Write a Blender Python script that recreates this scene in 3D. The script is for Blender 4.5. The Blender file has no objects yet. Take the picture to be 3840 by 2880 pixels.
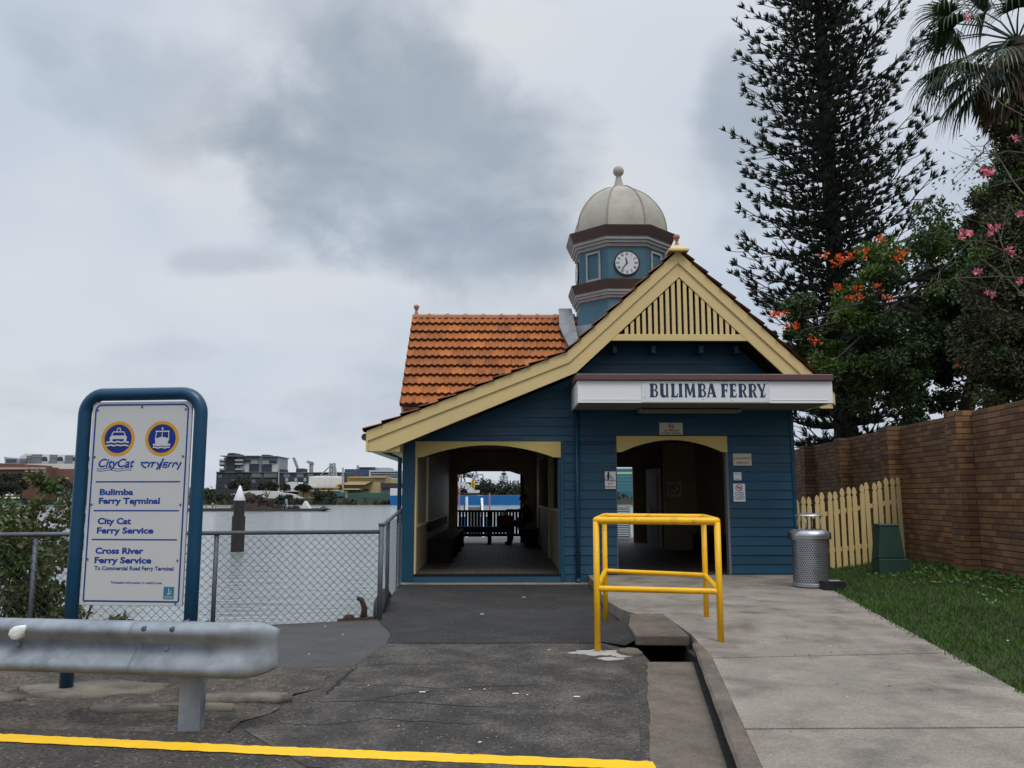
import bpy, math, random
from mathutils import Vector as V, Matrix
import numpy as np
random.seed(7)
R = math.radians
sc = bpy.context.scene
col = sc.collection
PI = math.pi

# ------------------------------------------------------------------ camera
F_PX, PITCH, YAW, CAM_H = 3125.0, R(7.74), R(0.88), 1.4
cd = bpy.data.cameras.new("camera"); cam = bpy.data.objects.new("camera", cd); col.objects.link(cam)
cam.location = (0, 0, CAM_H)
cam.rotation_euler = (R(90) + PITCH, 0, -YAW)
cd.sensor_width = 36; cd.lens = 36 * F_PX / 3840
cd.clip_start = .05; cd.clip_end = 6000
sc.camera = cam
_F = V((math.sin(YAW)*math.cos(PITCH), math.cos(YAW)*math.cos(PITCH), math.sin(PITCH)))
_R = V((math.cos(YAW), -math.sin(YAW), 0)); _U = _R.cross(_F)
def at(u, v, Y):
    """the point of the plane y=Y that the photograph shows at pixel u,v (used to measure places)"""
    r = _F + _R*((u-1920)/F_PX) + _U*((1440-v)/F_PX)
    return V((0, 0, CAM_H)) + r*(Y/r.y)
def z4(x, y, Y): return at(700+.4069*x, 1650+.4069*y, Y)
def z8(x, y, Y): return at(.1808*x, 1650+.1808*y, Y)
def z5(x, y, Y): return at(1660+.1537*x, 1750+.1537*y, Y)

# ------------------------------------------------------------------ world / sun / exposure
SUN_EL, SUN_AZ = R(60), R(158)      # behind the photographer, to the right
w = bpy.data.worlds.new("World"); sc.world = w; w.use_nodes = True
nt = w.node_tree; N = nt.nodes; L = nt.links; N.clear()
def nd(t, **k):
    n = N.new(t)
    for a, b in k.items(): setattr(n, a, b)
    return n
def mth(op, a, b=None, c=None, clamp=False):
    n = nd('ShaderNodeMath', operation=op); n.use_clamp = clamp
    for i, x in enumerate((a, b, c)):
        if x is None: continue
        if isinstance(x, (int, float)): n.inputs[i].default_value = x
        else: L.new(x, n.inputs[i])
    return n.outputs[0]
def sstep(x, a, b):
    n = nd('ShaderNodeMapRange', interpolation_type='SMOOTHSTEP')
    L.new(x, n.inputs[0]); n.inputs[1].default_value = a; n.inputs[2].default_value = b
    return n.outputs[0]
def mixc(f, a, b, bt='MIX'):
    n = nd('ShaderNodeMix', data_type='RGBA', blend_type=bt)
    if isinstance(f, (int, float)): n.inputs[0].default_value = f
    else: L.new(f, n.inputs[0])
    for i, x in ((6, a), (7, b)):
        if isinstance(x, tuple): n.inputs[i].default_value = x+(1,)
        else: L.new(x, n.inputs[i])
    return n.outputs[2]
tc = nd('ShaderNodeTexCoord'); sx = nd('ShaderNodeSeparateXYZ'); L.new(tc.outputs['Generated'], sx.inputs[0])
X_, Y_, Z_ = sx.outputs
zc = mth('ADD', mth('MAXIMUM', Z_, 0.0), .22)
cmb = nd('ShaderNodeCombineXYZ'); L.new(mth('DIVIDE', X_, zc), cmb.inputs[0]); L.new(mth('DIVIDE', Y_, zc), cmb.inputs[1])
def wnoise(scale, detail, rough, dist=0., off=(0, 0, 0)):
    n = nd('ShaderNodeTexNoise'); m = nd('ShaderNodeMapping'); m.inputs[1].default_value = off
    L.new(cmb.outputs[0], m.inputs[0]); L.new(m.outputs[0], n.inputs[0])
    n.inputs['Scale'].default_value = scale; n.inputs['Detail'].default_value = detail
    n.inputs['Roughness'].default_value = rough; n.inputs['Distortion'].default_value = dist
    return n.outputs[0]

def dnoise(scale, detail, rough):
    n = nd('ShaderNodeTexNoise'); m = nd('ShaderNodeMapping'); m.inputs[3].default_value = (1, 1, 1.35)
    L.new(tc.outputs['Generated'], m.inputs[0]); L.new(m.outputs[0], n.inputs[0])
    n.inputs['Scale'].default_value = scale; n.inputs['Detail'].default_value = detail; n.inputs['Roughness'].default_value = rough; n.inputs['Distortion'].default_value = .25
    return n.outputs[0]
n1 = wnoise(1.1, 6, .5, .35, (3.1, 1.2, 0)); n2 = dnoise(4.2, 6, .5); n3 = wnoise(.7, 3, .5, 0, (1, 7, 0))
n4 = dnoise(11, 5, .55)
yc = mth('MAXIMUM', Y_, .08)
tu, tv = mth('DIVIDE', X_, yc), mth('DIVIDE', Z_, yc)
def blob(px, py, rx, ry, amt, warp=.55):
    p = at(px*1.736, py*1.736, 1.0); c0, c1 = p.x, p.z-CAM_H
    a, b = rx*1.736/F_PX, ry*1.736/F_PX
    du = mth('DIVIDE', mth('SUBTRACT', tu, c0), a); dv = mth('DIVIDE', mth('SUBTRACT', tv, c1), b)
    d = mth('SQRT', mth('ADD', mth('MULTIPLY', du, du), mth('MULTIPLY', dv, dv)))
    d = mth('ADD', d, mth('MULTIPLY', mth('SUBTRACT', n2, .5), -warp*3.4))
    d = mth('ADD', d, mth('MULTIPLY', mth('SUBTRACT', n4, .5), -warp*1.6))
    return mth('MULTIPLY', sstep(d, 1.38, .28), amt)
dk = sstep(n1, .46, .74)
dk = mth('MULTIPLY', dk, .32)
for b in ((890, 320, 350, 300, .82), (700, 390, 150, 180, .5), (980, 520, 280, 90, .5), (760, 40, 260, 140, .4), (480, 565, 175, 48, .42), (1585, 210, 95, 320, .66), (270, 190, 330, 140, .26), (1130, 300, 170, 190, .12), (400, 755, 150, 30, .14), (60, 60, 200, 120, .18)):
    dk = mth('ADD', dk, blob(*b))
for b in ((480, 420, 110, 150, -.18), (1340, 480, 150, 160, -.25), (1250, 90, 180, 110, -.15), (640, 625, 260, 42, -.2), (1080, 60, 150, 90, -.15)):
    dk = mth('ADD', dk, blob(*b, .4))
dk = mth('ADD', dk, mth('MULTIPLY', mth('ADD', mth('SUBTRACT', n2, .5), mth('MULTIPLY', mth('SUBTRACT', n4, .5), .45)), .95))
dk = mth('TANH', mth('MAXIMUM', dk, 0.0))
light = mixc(sstep(n3, .35, .7), (.575, .645, .755), (.705, .745, .80))
wh = None
for b in ((470, 390, 170, 210, .5), (1330, 430, 220, 220, .5), (1080, 60, 170, 110, .55), (640, 612, 270, 55, .45), (120, 420, 240, 120, .35), (1050, 640, 300, 60, .35)):
    q_ = blob(*b, .8); wh = q_ if wh is None else mth('ADD', wh, q_, None, True)
light = mixc(wh, light, (.755, .77, .785))
cloud = mixc(dk, light, (.285, .35, .43))
zen = mth('MULTIPLY', sstep(Z_, .50, .95), 1.05)
bck = mth('MULTIPLY', sstep(Y_, .1, -.6), .28)
lowb = mth('MULTIPLY', mth('MULTIPLY', sstep(Y_, .15, -.35), sstep(Z_, .5, .12)), -.72)
gain = mth('ADD', mth('ADD', mth('ADD', zen, bck), 1.0), lowb)
low = sstep(Z_, .0, -.05)
sky = nd('ShaderNodeTexSky', sky_type='NISHITA', sun_disc=False)
sky.sun_elevation = SUN_EL; sky.sun_rotation = SUN_AZ
sky.air_density = 1.2; sky.dust_density = 3
ten = nd('ShaderNodeVectorMath', operation='SCALE'); L.new(cloud, ten.inputs[0])
L.new(mth('MULTIPLY', gain, 10.0), ten.inputs['Scale'])
overcast = mixc(.93, sky.outputs[0], ten.outputs[0])
bg = nd('ShaderNodeBackground'); bg.inputs[1].default_value = .1
L.new(overcast, bg.inputs[0])
ow = nd('ShaderNodeOutputWorld'); L.new(bg.outputs[0], ow.inputs[0])
sd = bpy.data.lights.new("sun", 'SUN'); sun = bpy.data.objects.new("sun", sd); col.objects.link(sun)
sd.energy = 1.4; sd.angle = R(22); sd.color = (1, .95, .88)
sdir = V((math.sin(SUN_AZ)*math.cos(SUN_EL), math.cos(SUN_AZ)*math.cos(SUN_EL), math.sin(SUN_EL)))
sun.rotation_euler = (-sdir).to_track_quat('-Z', 'Y').to_euler(); sun.location = (8, -20, 30)
vs = sc.view_settings; vs.view_transform = 'Standard'; vs.look = 'None'; vs.exposure = 0; vs.gamma = 1
try: vs.use_curve_mapping = False
except Exception: pass

# ------------------------------------------------------------------ materials
def material(name, c, rough=.6, metal=0., var=.15, vscale=3., c2=None, c2scale=2., c2edge=(.5, .65), c2amt=1., bump=0., bscale=40., spec=.5,
             island=0., trans=0., attr=None, stretch=None, speck=None, chips=None):
    """procedural surface: base colour, slow tone noise, optional second colour in patches, grain bump"""
    m = bpy.data.materials.new(name); m.use_nodes = True
    t = m.node_tree; n, l = t.nodes, t.links
    p = n['Principled BSDF']; out = n['Material Output']
    tcn = n.new('ShaderNodeTexCoord'); co = tcn.outputs['Object']
    if stretch:
        mp = n.new('ShaderNodeMapping'); mp.inputs[3].default_value = stretch; l.new(co, mp.inputs[0]); co = mp.outputs[0]
    def noise(s, det=5, ro=.55):
        q = n.new('ShaderNodeTexNoise'); l.new(co, q.inputs[0]); q.inputs['Scale'].default_value = s
        q.inputs['Detail'].default_value = det; q.inputs['Roughness'].default_value = ro
        return q.outputs[0]
    def mr(x, a, b, c_=0., d=1.):
        q = n.new('ShaderNodeMapRange'); l.new(x, q.inputs[0])
        for i, v_ in enumerate((a, b, c_, d)): q.inputs[i+1].default_value = v_
        return q.outputs[0]
    def mix(f, a, b, bt='MIX'):
        q = n.new('ShaderNodeMix'); q.data_type = 'RGBA'; q.blend_type = bt
        if isinstance(f, float): q.inputs[0].default_value = f
        else: l.new(f, q.inputs[0])
        for i, x in ((6, a), (7, b)):
            if isinstance(x, tuple): q.inputs[i].default_value = x+(1,)
            else: l.new(x, q.inputs[i])
        return q.outputs[2]
    c = tuple(c)
    base = mix(mr(noise(vscale), .25, .75), tuple(x*(1-var) for x in c), tuple(min(1, x*(1+var)) for x in c))
    if c2:
        base = mix(mr(noise(c2scale, 7, .62), c2edge[0], c2edge[1], 0, c2amt), base, tuple(c2))
    if speck:
        q = n.new('ShaderNodeTexVoronoi'); l.new(co, q.inputs[0]); q.inputs['Scale'].default_value = speck[0]
        q2 = n.new('ShaderNodeSeparateColor'); l.new(q.outputs['Color'], q2.inputs[0])
        f = mr(q2.outputs[0], 0, 1, 1-speck[1], 1+speck[1])
        cc = n.new('ShaderNodeCombineColor')
        for i in range(3): l.new(f, cc.inputs[i])
        base = mix(1.0, base, cc.outputs[0], 'MULTIPLY')
    if chips:    # pale stones showing in the surface
        q = n.new('ShaderNodeTexVoronoi'); l.new(co, q.inputs[0]); q.inputs['Scale'].default_value = chips[0]
        q2 = n.new('ShaderNodeSeparateColor'); l.new(q.outputs['Color'], q2.inputs[0])
        f1 = mr(q2.outputs[1], chips[1], chips[1]+.02); f2 = mr(q.outputs['Distance'], .30, .42, 1, 0)
        mm = n.new('ShaderNodeMath'); mm.operation = 'MULTIPLY'; l.new(f1, mm.inputs[0]); l.new(f2, mm.inputs[1])
        base = mix(mm.outputs[0], base, (.185, .165, .14))
    if island:
        g = n.new('ShaderNodeNewGeometry')
        hs = n.new('ShaderNodeHueSaturation'); l.new(base, hs.inputs['Color'])
        l.new(mr(g.outputs['Random Per Island'], 0, 1, 1-island, 1+island), hs.inputs['Value'])
        l.new(mr(g.outputs['Random Per Island'], 0, 1, .5-.035*min(1, island*2), .5+.03*min(1, island*2)), hs.inputs['Hue'])
        base = hs.outputs[0]
    if attr:
        a = n.new('ShaderNodeAttribute'); a.attribute_name = attr
        base = mix(1.0, base, a.outputs['Color'], 'MULTIPLY')
    l.new(base, p.inputs['Base Color'])
    p.inputs['Metallic'].default_value = metal
    p.inputs['Specular IOR Level'].default_value = spec
    l.new(mr(noise(vscale*2.3), .3, .7, max(.03, rough-.1), min(1, rough+.1)), p.inputs['Roughness'])
    if bump:
        b = n.new('ShaderNodeBump'); b.inputs['Strength'].default_value = bump; b.inputs['Distance'].default_value = .01
        l.new(noise(bscale, 6, .6), b.inputs['Height']); l.new(b.outputs[0], p.inputs['Normal'])
    if trans:
        tr = n.new('ShaderNodeBsdfTranslucent'); l.new(base, tr.inputs[0])
        ms = n.new('ShaderNodeMixShader'); ms.inputs[0].default_value = trans
        l.new(p.outputs[0], ms.inputs[1]); l.new(tr.outputs[0], ms.inputs[2]); l.new(ms.outputs[0], out.inputs[0])
    return m
M = {}
def mk(k, *a, **kw): M[k] = material(k, *a, **kw)
mk('asphalt_old', (.050, .042, .035), .9, var=.4, vscale=2.3, c2=(.105, .09, .073), c2scale=3.0, c2edge=(.5, .75), c2amt=.6, bump=.9, bscale=90, speck=(70, .6), chips=(42, .88))
mk('asphalt_drive', (.042, .0365, .031), .85, var=.45, vscale=2.2, c2=(.125, .106, .086), c2scale=2.1, c2edge=(.45, .70), c2amt=.8, bump=1., bscale=60, speck=(75, .55), chips=(46, .92))
mk('asphalt_new', (.021, .0195, .018), .85, var=.3, vscale=1.6, c2=(.042, .039, .035), c2scale=.8, c2edge=(.45, .75), c2amt=.7, bump=.5, bscale=90, speck=(80, .4), chips=(40, .965))
mk('asphalt_grey', (.060, .058, .057), .8, var=.18, vscale=1.5, bump=.4, bscale=110, speck=(140, .3))
mk('crack', (.012, .011, .010), .9)
mk('dirt', (.088, .070, .053), .95, var=.4, vscale=2.2, c2=(.045, .038, .032), c2scale=3.0, c2edge=(.45, .62), bump=1., bscale=45, speck=(60, .5), chips=(36, .9))
mk('broken_slab', (.19, .165, .13), .9, var=.3, vscale=3, c2=(.09, .075, .06), c2scale=4, bump=.8, bscale=50)
mk('concrete', (.255, .224, .184), .85, var=.24, vscale=1.6, c2=(.11, .093, .075), c2scale=2.2, c2edge=(.46, .70), c2amt=.85, bump=.35, bscale=60, speck=(120, .22))
mk('concrete_dirty', (.15, .12, .09), .9, var=.3, vscale=2.0, c2=(.075, .064, .052), c2scale=3, c2edge=(.42, .7), bump=.6, bscale=50, speck=(120, .25))
mk('grime_shade', (.014, .012, .010), .9, var=.3, vscale=5, bump=.5)
mk('cement', (.36, .34, .31), .9, var=.2, vscale=5, bump=.6, bscale=60)
mk('pit', (.012, .011, .010), .9)
mk('line_paint', (.92, .53, .003), .6, var=.06, vscale=6, c2=(.5, .3, .05), c2scale=25, c2edge=(.66, .72), c2amt=.7, bump=.25, bscale=90)
mk('lawn_soil', (.020, .032, .006), .95, var=.35, vscale=3, c2=(.07, .06, .03), c2scale=2, c2edge=(.58, .7), c2amt=.5, bump=.6)
mk('grass', (.050, .105, .008), .7, var=.3, vscale=1.2, c2=(.085, .105, .02), c2scale=1.0, c2edge=(.55, .75), c2amt=.6, island=.35, trans=.2)
mk('clover', (.09, .17, .03), .6, island=.3)
mk('blue_board', (.0045, .060, .098), .5, var=.12, vscale=1.5, c2=(.006, .042, .068), c2scale=3, c2edge=(.5, .8), c2amt=.5, bump=.12, bscale=30, stretch=(.5, 1, 2))
mk('blue_siding', (.0030, .056, .104), .5, var=.12, vscale=1.5, c2=(.006, .038, .062), c2scale=2.4, c2edge=(.5, .8), c2amt=.6, bump=.15, bscale=30, stretch=(.5, 1, 2), attr='tint')
mk('board_white', (.68, .71, .70), .45, var=.03)
mk('blue_trim', (.003, .056, .102), .45, var=.1, vscale=2, bump=.1)
mk('teal_frame', (.002, .050, .108), .35, var=.1, vscale=3)
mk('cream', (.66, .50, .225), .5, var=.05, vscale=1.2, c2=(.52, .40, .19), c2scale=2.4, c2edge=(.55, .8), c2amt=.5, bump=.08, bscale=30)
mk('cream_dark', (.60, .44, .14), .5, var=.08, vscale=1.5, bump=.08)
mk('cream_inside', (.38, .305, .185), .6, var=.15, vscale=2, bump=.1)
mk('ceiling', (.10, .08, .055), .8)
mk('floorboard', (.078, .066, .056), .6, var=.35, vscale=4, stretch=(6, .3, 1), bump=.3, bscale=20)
mk('dark_wood', (.014, .012, .011), .8, var=.3, vscale=4, spec=.2)
mk('tile', (.37, .118, .025), .8, var=.25, vscale=2.6, c2=(.10, .040, .020), c2scale=2.6, c2edge=(.52, .70), c2amt=.75, bump=.5, bscale=70, attr='tint', stretch=(1, 1, .6))
mk('tile_edge', (.12, .045, .025), .8, var=.3, vscale=6, bump=.4)
mk('ridge_tile', (.36, .135, .062), .75, var=.2, vscale=4, bump=.4)
mk('terracotta', (.40, .17, .11), .6, var=.12, vscale=8)
mk('tower_blue', (.040, .118, .165), .55, var=.18, vscale=1.6, c2=(.028, .075, .105), c2scale=2, c2edge=(.5, .75), c2amt=.7, stretch=(1, 1, .4))
mk('tower_grey', (.33, .34, .34), .6, var=.12, vscale=4)
mk('cornice_brown', (.085, .055, .045), .5, var=.15, vscale=3)
mk('gutter_brown', (.115, .055, .052), .45, var=.12, vscale=3)
mk('dome', (.40, .37, .305), .75, var=.1, vscale=1.3, c2=(.27, .25, .21), c2scale=1.8, c2edge=(.48, .72), c2amt=.8, metal=0., bump=.08)
mk('dome_seam', (.24, .225, .19), .6, var=.2)
mk('flashing', (.20, .215, .225), .6, metal=.3, var=.3, vscale=4, bump=.5, bscale=14)
mk('white', (.80, .80, .80), .45, var=.03, vscale=1.5, c2=(.66, .66, .64), c2scale=3, c2edge=(.6, .8), c2amt=.5)
mk('sign_white', (.56, .56, .55), .4, var=.04, vscale=2)
mk('notice_cream', (.58, .54, .44), .5, var=.06)
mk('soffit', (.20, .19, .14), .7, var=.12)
mk('navy', (.018, .032, .085), .5, var=.08)
mk('sign_blue', (.003, .045, .27), .4, var=.05)
mk('roundel_blue', (.001, .020, .20), .4, var=.05)
mk('roundel_gold', (.62, .31, .022), .45, var=.08)
mk('logo_teal', (.02, .16, .28), .5)
mk('red_ink', (.34, .035, .03), .5)
mk('black_ink', (.012, .012, .013), .5)
mk('black', (.010, .010, .011), .55)
mk('clock_white', (.62, .64, .66), .4, var=.05)
mk('yellow_pipe', (.90, .47, .002), .40, var=.08, vscale=5, c2=(.42, .20, .02), c2scale=9, c2edge=(.60, .72), c2amt=.7, bump=.2, bscale=50)
mk('galv', (.27, .30, .335), .55, metal=.08, var=.22, vscale=7, c2=(.15, .165, .19), c2scale=4, c2edge=(.47, .68), c2amt=.85, bump=.1, bscale=30)
mk('galv_dull', (.11, .122, .135), .6, metal=.35, var=.2, vscale=7)
mk('wire', (.045, .05, .055), .5, metal=.5)
mk('steel', (.46, .48, .51), .35, metal=.8, var=.1, vscale=5, bump=.05)
mk('hole', (.02, .021, .024), .6)
mk('reflector', (.80, .80, .76), .2)
mk('pillar_green', (.012, .045, .030), .6, var=.15, vscale=4)
mk('rust', (.06, .028, .018), .9, var=.35, vscale=15, bump=.8)
mk('pile_dark', (.022, .018, .017), .8, var=.35, vscale=2, stretch=(3, 3, .5))
mk('leaf_pine', (.016, .028, .012), .7, island=.4, trans=.08)
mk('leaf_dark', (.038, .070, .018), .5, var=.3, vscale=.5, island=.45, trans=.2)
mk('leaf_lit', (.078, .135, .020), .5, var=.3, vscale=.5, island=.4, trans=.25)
mk('leaf_shrub', (.082, .098, .030), .5, var=.35, vscale=1.2, c2=(.17, .13, .025), c2scale=1.4, c2edge=(.5, .68), c2amt=.6, island=.45, trans=.25)
mk('leaf_palm', (.040, .068, .028), .4, island=.3, trans=.15)
mk('leaf_far', (.030, .042, .022), .8, var=.35, vscale=.12, island=.3)
mk('leaf_vine', (.055, .055, .022), .7, var=.3, vscale=.8, island=.45, trans=.1)
mk('thatch', (.14, .095, .05), .9, var=.4, vscale=5, island=.4)
mk('bark', (.060, .048, .038), .9, var=.3, vscale=8, bump=.8, stretch=(1, 1, .3))
mk('bark_pine', (.022, .018, .015), .9, var=.3, vscale=8, bump=.6)
mk('twig', (.12, .105, .07), .9, var=.3)
mk('bloom_orange', (.80, .13, .012), .5, island=.25, trans=.2)
mk('bloom_pink', (.75, .20, .27), .5, island=.2, trans=.25)
mk('skin', (.30, .17, .11), .5, var=.06)
mk('hair', (.03, .025, .022), .7)
mk('shirt_dark', (.06, .05, .045), .85, var=.2)
mk('trousers', (.014, .014, .017), .85)
mk('bag_red', (.22, .015, .02), .7, var=.2)
mk('bag_white', (.5, .45, .45), .6)
mk('hi_vis', (.85, .20, .01), .6)
mk('cloth_red', (.5, .06, .05), .7); mk('cloth_grey', (.25, .25, .26), .7)
mk('hull_blue', (.001, .105, .30), .4, var=.1, vscale=.2)
mk('far_dark', (.034, .036, .041), .6, var=.12, vscale=.1)
mk('far_grey', (.14, .145, .155), .6, var=.1, vscale=.1)
mk('far_light', (.30, .33, .37), .6, var=.1, vscale=.1)
mk('far_white', (.60, .60, .57), .6, var=.06, vscale=.1)
mk('far_glass', (.035, .045, .06), .15, var=.2, vscale=.2)
mk('far_glass_blue', (.055, .10, .17), .2, var=.2, vscale=.2)
mk('far_yellow', (.46, .355, .185), .7, var=.1, vscale=.08)
mk('far_yellow_roof', (.50, .41, .23), .7, var=.1, vscale=.08)
mk('far_brick', (.16, .075, .052), .8, var=.15, vscale=.3)
mk('far_stone', (.42, .34, .26), .8, var=.1, vscale=.3)
mk('far_green', (.03, .10, .075), .7, var=.3, vscale=.2)
mk('far_teal', (.030, .145, .185), .5, var=.1); mk('far_teal_pale', (.11, .27, .26), .5); mk('lime', (.42, .55, .22), .5)
mk('crane_yellow', (.62, .36, .03), .5); mk('crane_grey', (.30, .32, .33), .6); mk('sign_yellow', (.80, .45, .01), .5)
mk('debris', (.032, .021, .014), .95, var=.4, vscale=.8, bump=.6)
mk('bank_soil', (.030, .033, .018), .95, var=.3, vscale=.1)
mk('litter', (.72, .70, .64), .7, island=.2); mk('dry_leaf', (.26, .15, .06), .8, island=.5)
mk('brass', (.3, .25, .14), .4, metal=.6)
# bricks: coursed through object coordinates (x runs along the wall)
def brick_material():
    m = bpy.data.materials.new('brick'); m.use_nodes = True; t = m.node_tree; n, l = t.nodes, t.links; p = n['Principled BSDF']
    tcn = n.new('ShaderNodeTexCoord'); s = n.new('ShaderNodeSeparateXYZ'); l.new(tcn.outputs['UV'], s.inputs[0])
    b = n.new('ShaderNodeTexBrick'); l.new(tcn.outputs['UV'], b.inputs[0])
    b.offset = .5; b.inputs['Scale'].default_value = 1; b.inputs['Brick Width'].default_value = .24; b.inputs['Row Height'].default_value = .086
    b.inputs['Mortar Size'].default_value = .005; b.inputs['Mortar Smooth'].default_value = .15; b.inputs['Bias'].default_value = -.1
    b.inputs['Color1'].default_value = (.235, .118, .048, 1); b.inputs['Color2'].default_value = (.105, .046, .022, 1); b.inputs['Mortar'].default_value = (.075, .040, .026, 1)
    q = n.new('ShaderNodeTexNoise'); q.inputs['Scale'].default_value = 1.3; q.inputs['Detail'].default_value = 6; l.new(tcn.outputs['UV'], q.inputs[0])
    r = n.new('ShaderNodeMapRange'); l.new(q.outputs[0], r.inputs[0]); r.inputs[1].default_value = .3; r.inputs[2].default_value = .7; r.inputs[3].default_value = .72; r.inputs[4].default_value = 1.25
    cc = n.new('ShaderNodeCombineColor')
    for i in range(3): l.new(r.outputs[0], cc.inputs[i])
    x = n.new('ShaderNodeMix'); x.data_type = 'RGBA'; x.blend_type = 'MULTIPLY'; x.inputs[0].default_value = 1
    l.new(b.outputs[0], x.inputs[6]); l.new(cc.outputs[0], x.inputs[7])
    dv = n.new('ShaderNodeMath'); dv.operation = 'DIVIDE'; l.new(s.outputs[1], dv.inputs[0]); dv.inputs[1].default_value = .086
    fr = n.new('ShaderNodeMath'); fr.operation = 'FRACT'; l.new(dv.outputs[0], fr.inputs[0])
    pg = n.new('ShaderNodeMath'); pg.operation = 'PINGPONG'; l.new(fr.outputs[0], pg.inputs[0]); pg.inputs[1].default_value = .5
    jt = n.new('ShaderNodeMapRange'); l.new(pg.outputs[0], jt.inputs[0]); jt.inputs[1].default_value = .06; jt.inputs[2].default_value = .11; jt.inputs[3].default_value = 1; jt.inputs[4].default_value = 0
    xj = n.new('ShaderNodeMix'); xj.data_type = 'RGBA'; l.new(jt.outputs[0], xj.inputs[0]); l.new(x.outputs[2], xj.inputs[6]); xj.inputs[7].default_value = (.018, .011, .009, 1)
    l.new(xj.outputs[2], p.inputs['Base Color'])
    p.inputs['Roughness'].default_value = .85
    bp = n.new('ShaderNodeBump'); bp.inputs['Strength'].default_value = .9; bp.inputs['Distance'].default_value = .012; bp.invert = True
    ad = n.new('ShaderNodeMath'); ad.operation = 'MULTIPLY_ADD'; l.new(b.outputs['Fac'], ad.inputs[0]); ad.inputs[1].default_value = 1.
    q2 = n.new('ShaderNodeTexNoise'); q2.inputs['Scale'].default_value = 45; l.new(tcn.outputs['UV'], q2.inputs[0])
    sc_ = n.new('ShaderNodeMath'); sc_.operation = 'MULTIPLY'; l.new(q2.outputs[0], sc_.inputs[0]); sc_.inputs[1].default_value = .35
    l.new(sc_.outputs[0], ad.inputs[2]); l.new(ad.outputs[0], bp.inputs['Height']); l.new(bp.outputs[0], p.inputs['Normal'])
    return m
M['brick'] = brick_material()
def water_material():
    m = bpy.data.materials.new('river_water'); m.use_nodes = True; t = m.node_tree; n, l = t.nodes, t.links; p = n['Principled BSDF']
    p.inputs['Base Color'].default_value = (.26, .295, .295, 1); p.inputs['Roughness'].default_value = .12; p.inputs['IOR'].default_value = 1.33
    p.inputs['Specular IOR Level'].default_value = .9
    tcn = n.new('ShaderNodeTexCoord'); hs = []
    for s, a in (((.75, 2.3, 1), 1.), ((2.4, 7.0, 1), .36), ((.10, .34, 1), 1.8)):
        mp = n.new('ShaderNodeMapping'); mp.inputs[3].default_value = s; mp.inputs[2].default_value = (0, 0, R(7)); l.new(tcn.outputs['Object'], mp.inputs[0])
        q = n.new('ShaderNodeTexNoise'); q.inputs['Scale'].default_value = 1; q.inputs['Detail'].default_value = 4; q.inputs['Roughness'].default_value = .55
        q.inputs['Distortion'].default_value = .5; l.new(mp.outputs[0], q.inputs[0])
        k = n.new('ShaderNodeMath'); k.operation = 'MULTIPLY'; k.inputs[1].default_value = a; l.new(q.outputs[0], k.inputs[0]); hs.append(k.outputs[0])
    s1 = n.new('ShaderNodeMath'); l.new(hs[0], s1.inputs[0]); l.new(hs[1], s1.inputs[1])
    s2 = n.new('ShaderNodeMath'); l.new(s1.outputs[0], s2.inputs[0]); l.new(hs[2], s2.inputs[1])
    b = n.new('ShaderNodeBump'); b.inputs['Strength'].default_value = .7; b.inputs['Distance'].default_value = .2
    l.new(s2.outputs[0], b.inputs['Height']); l.new(b.outputs[0], p.inputs['Normal'])
    return m
M['water'] = water_material()

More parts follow.
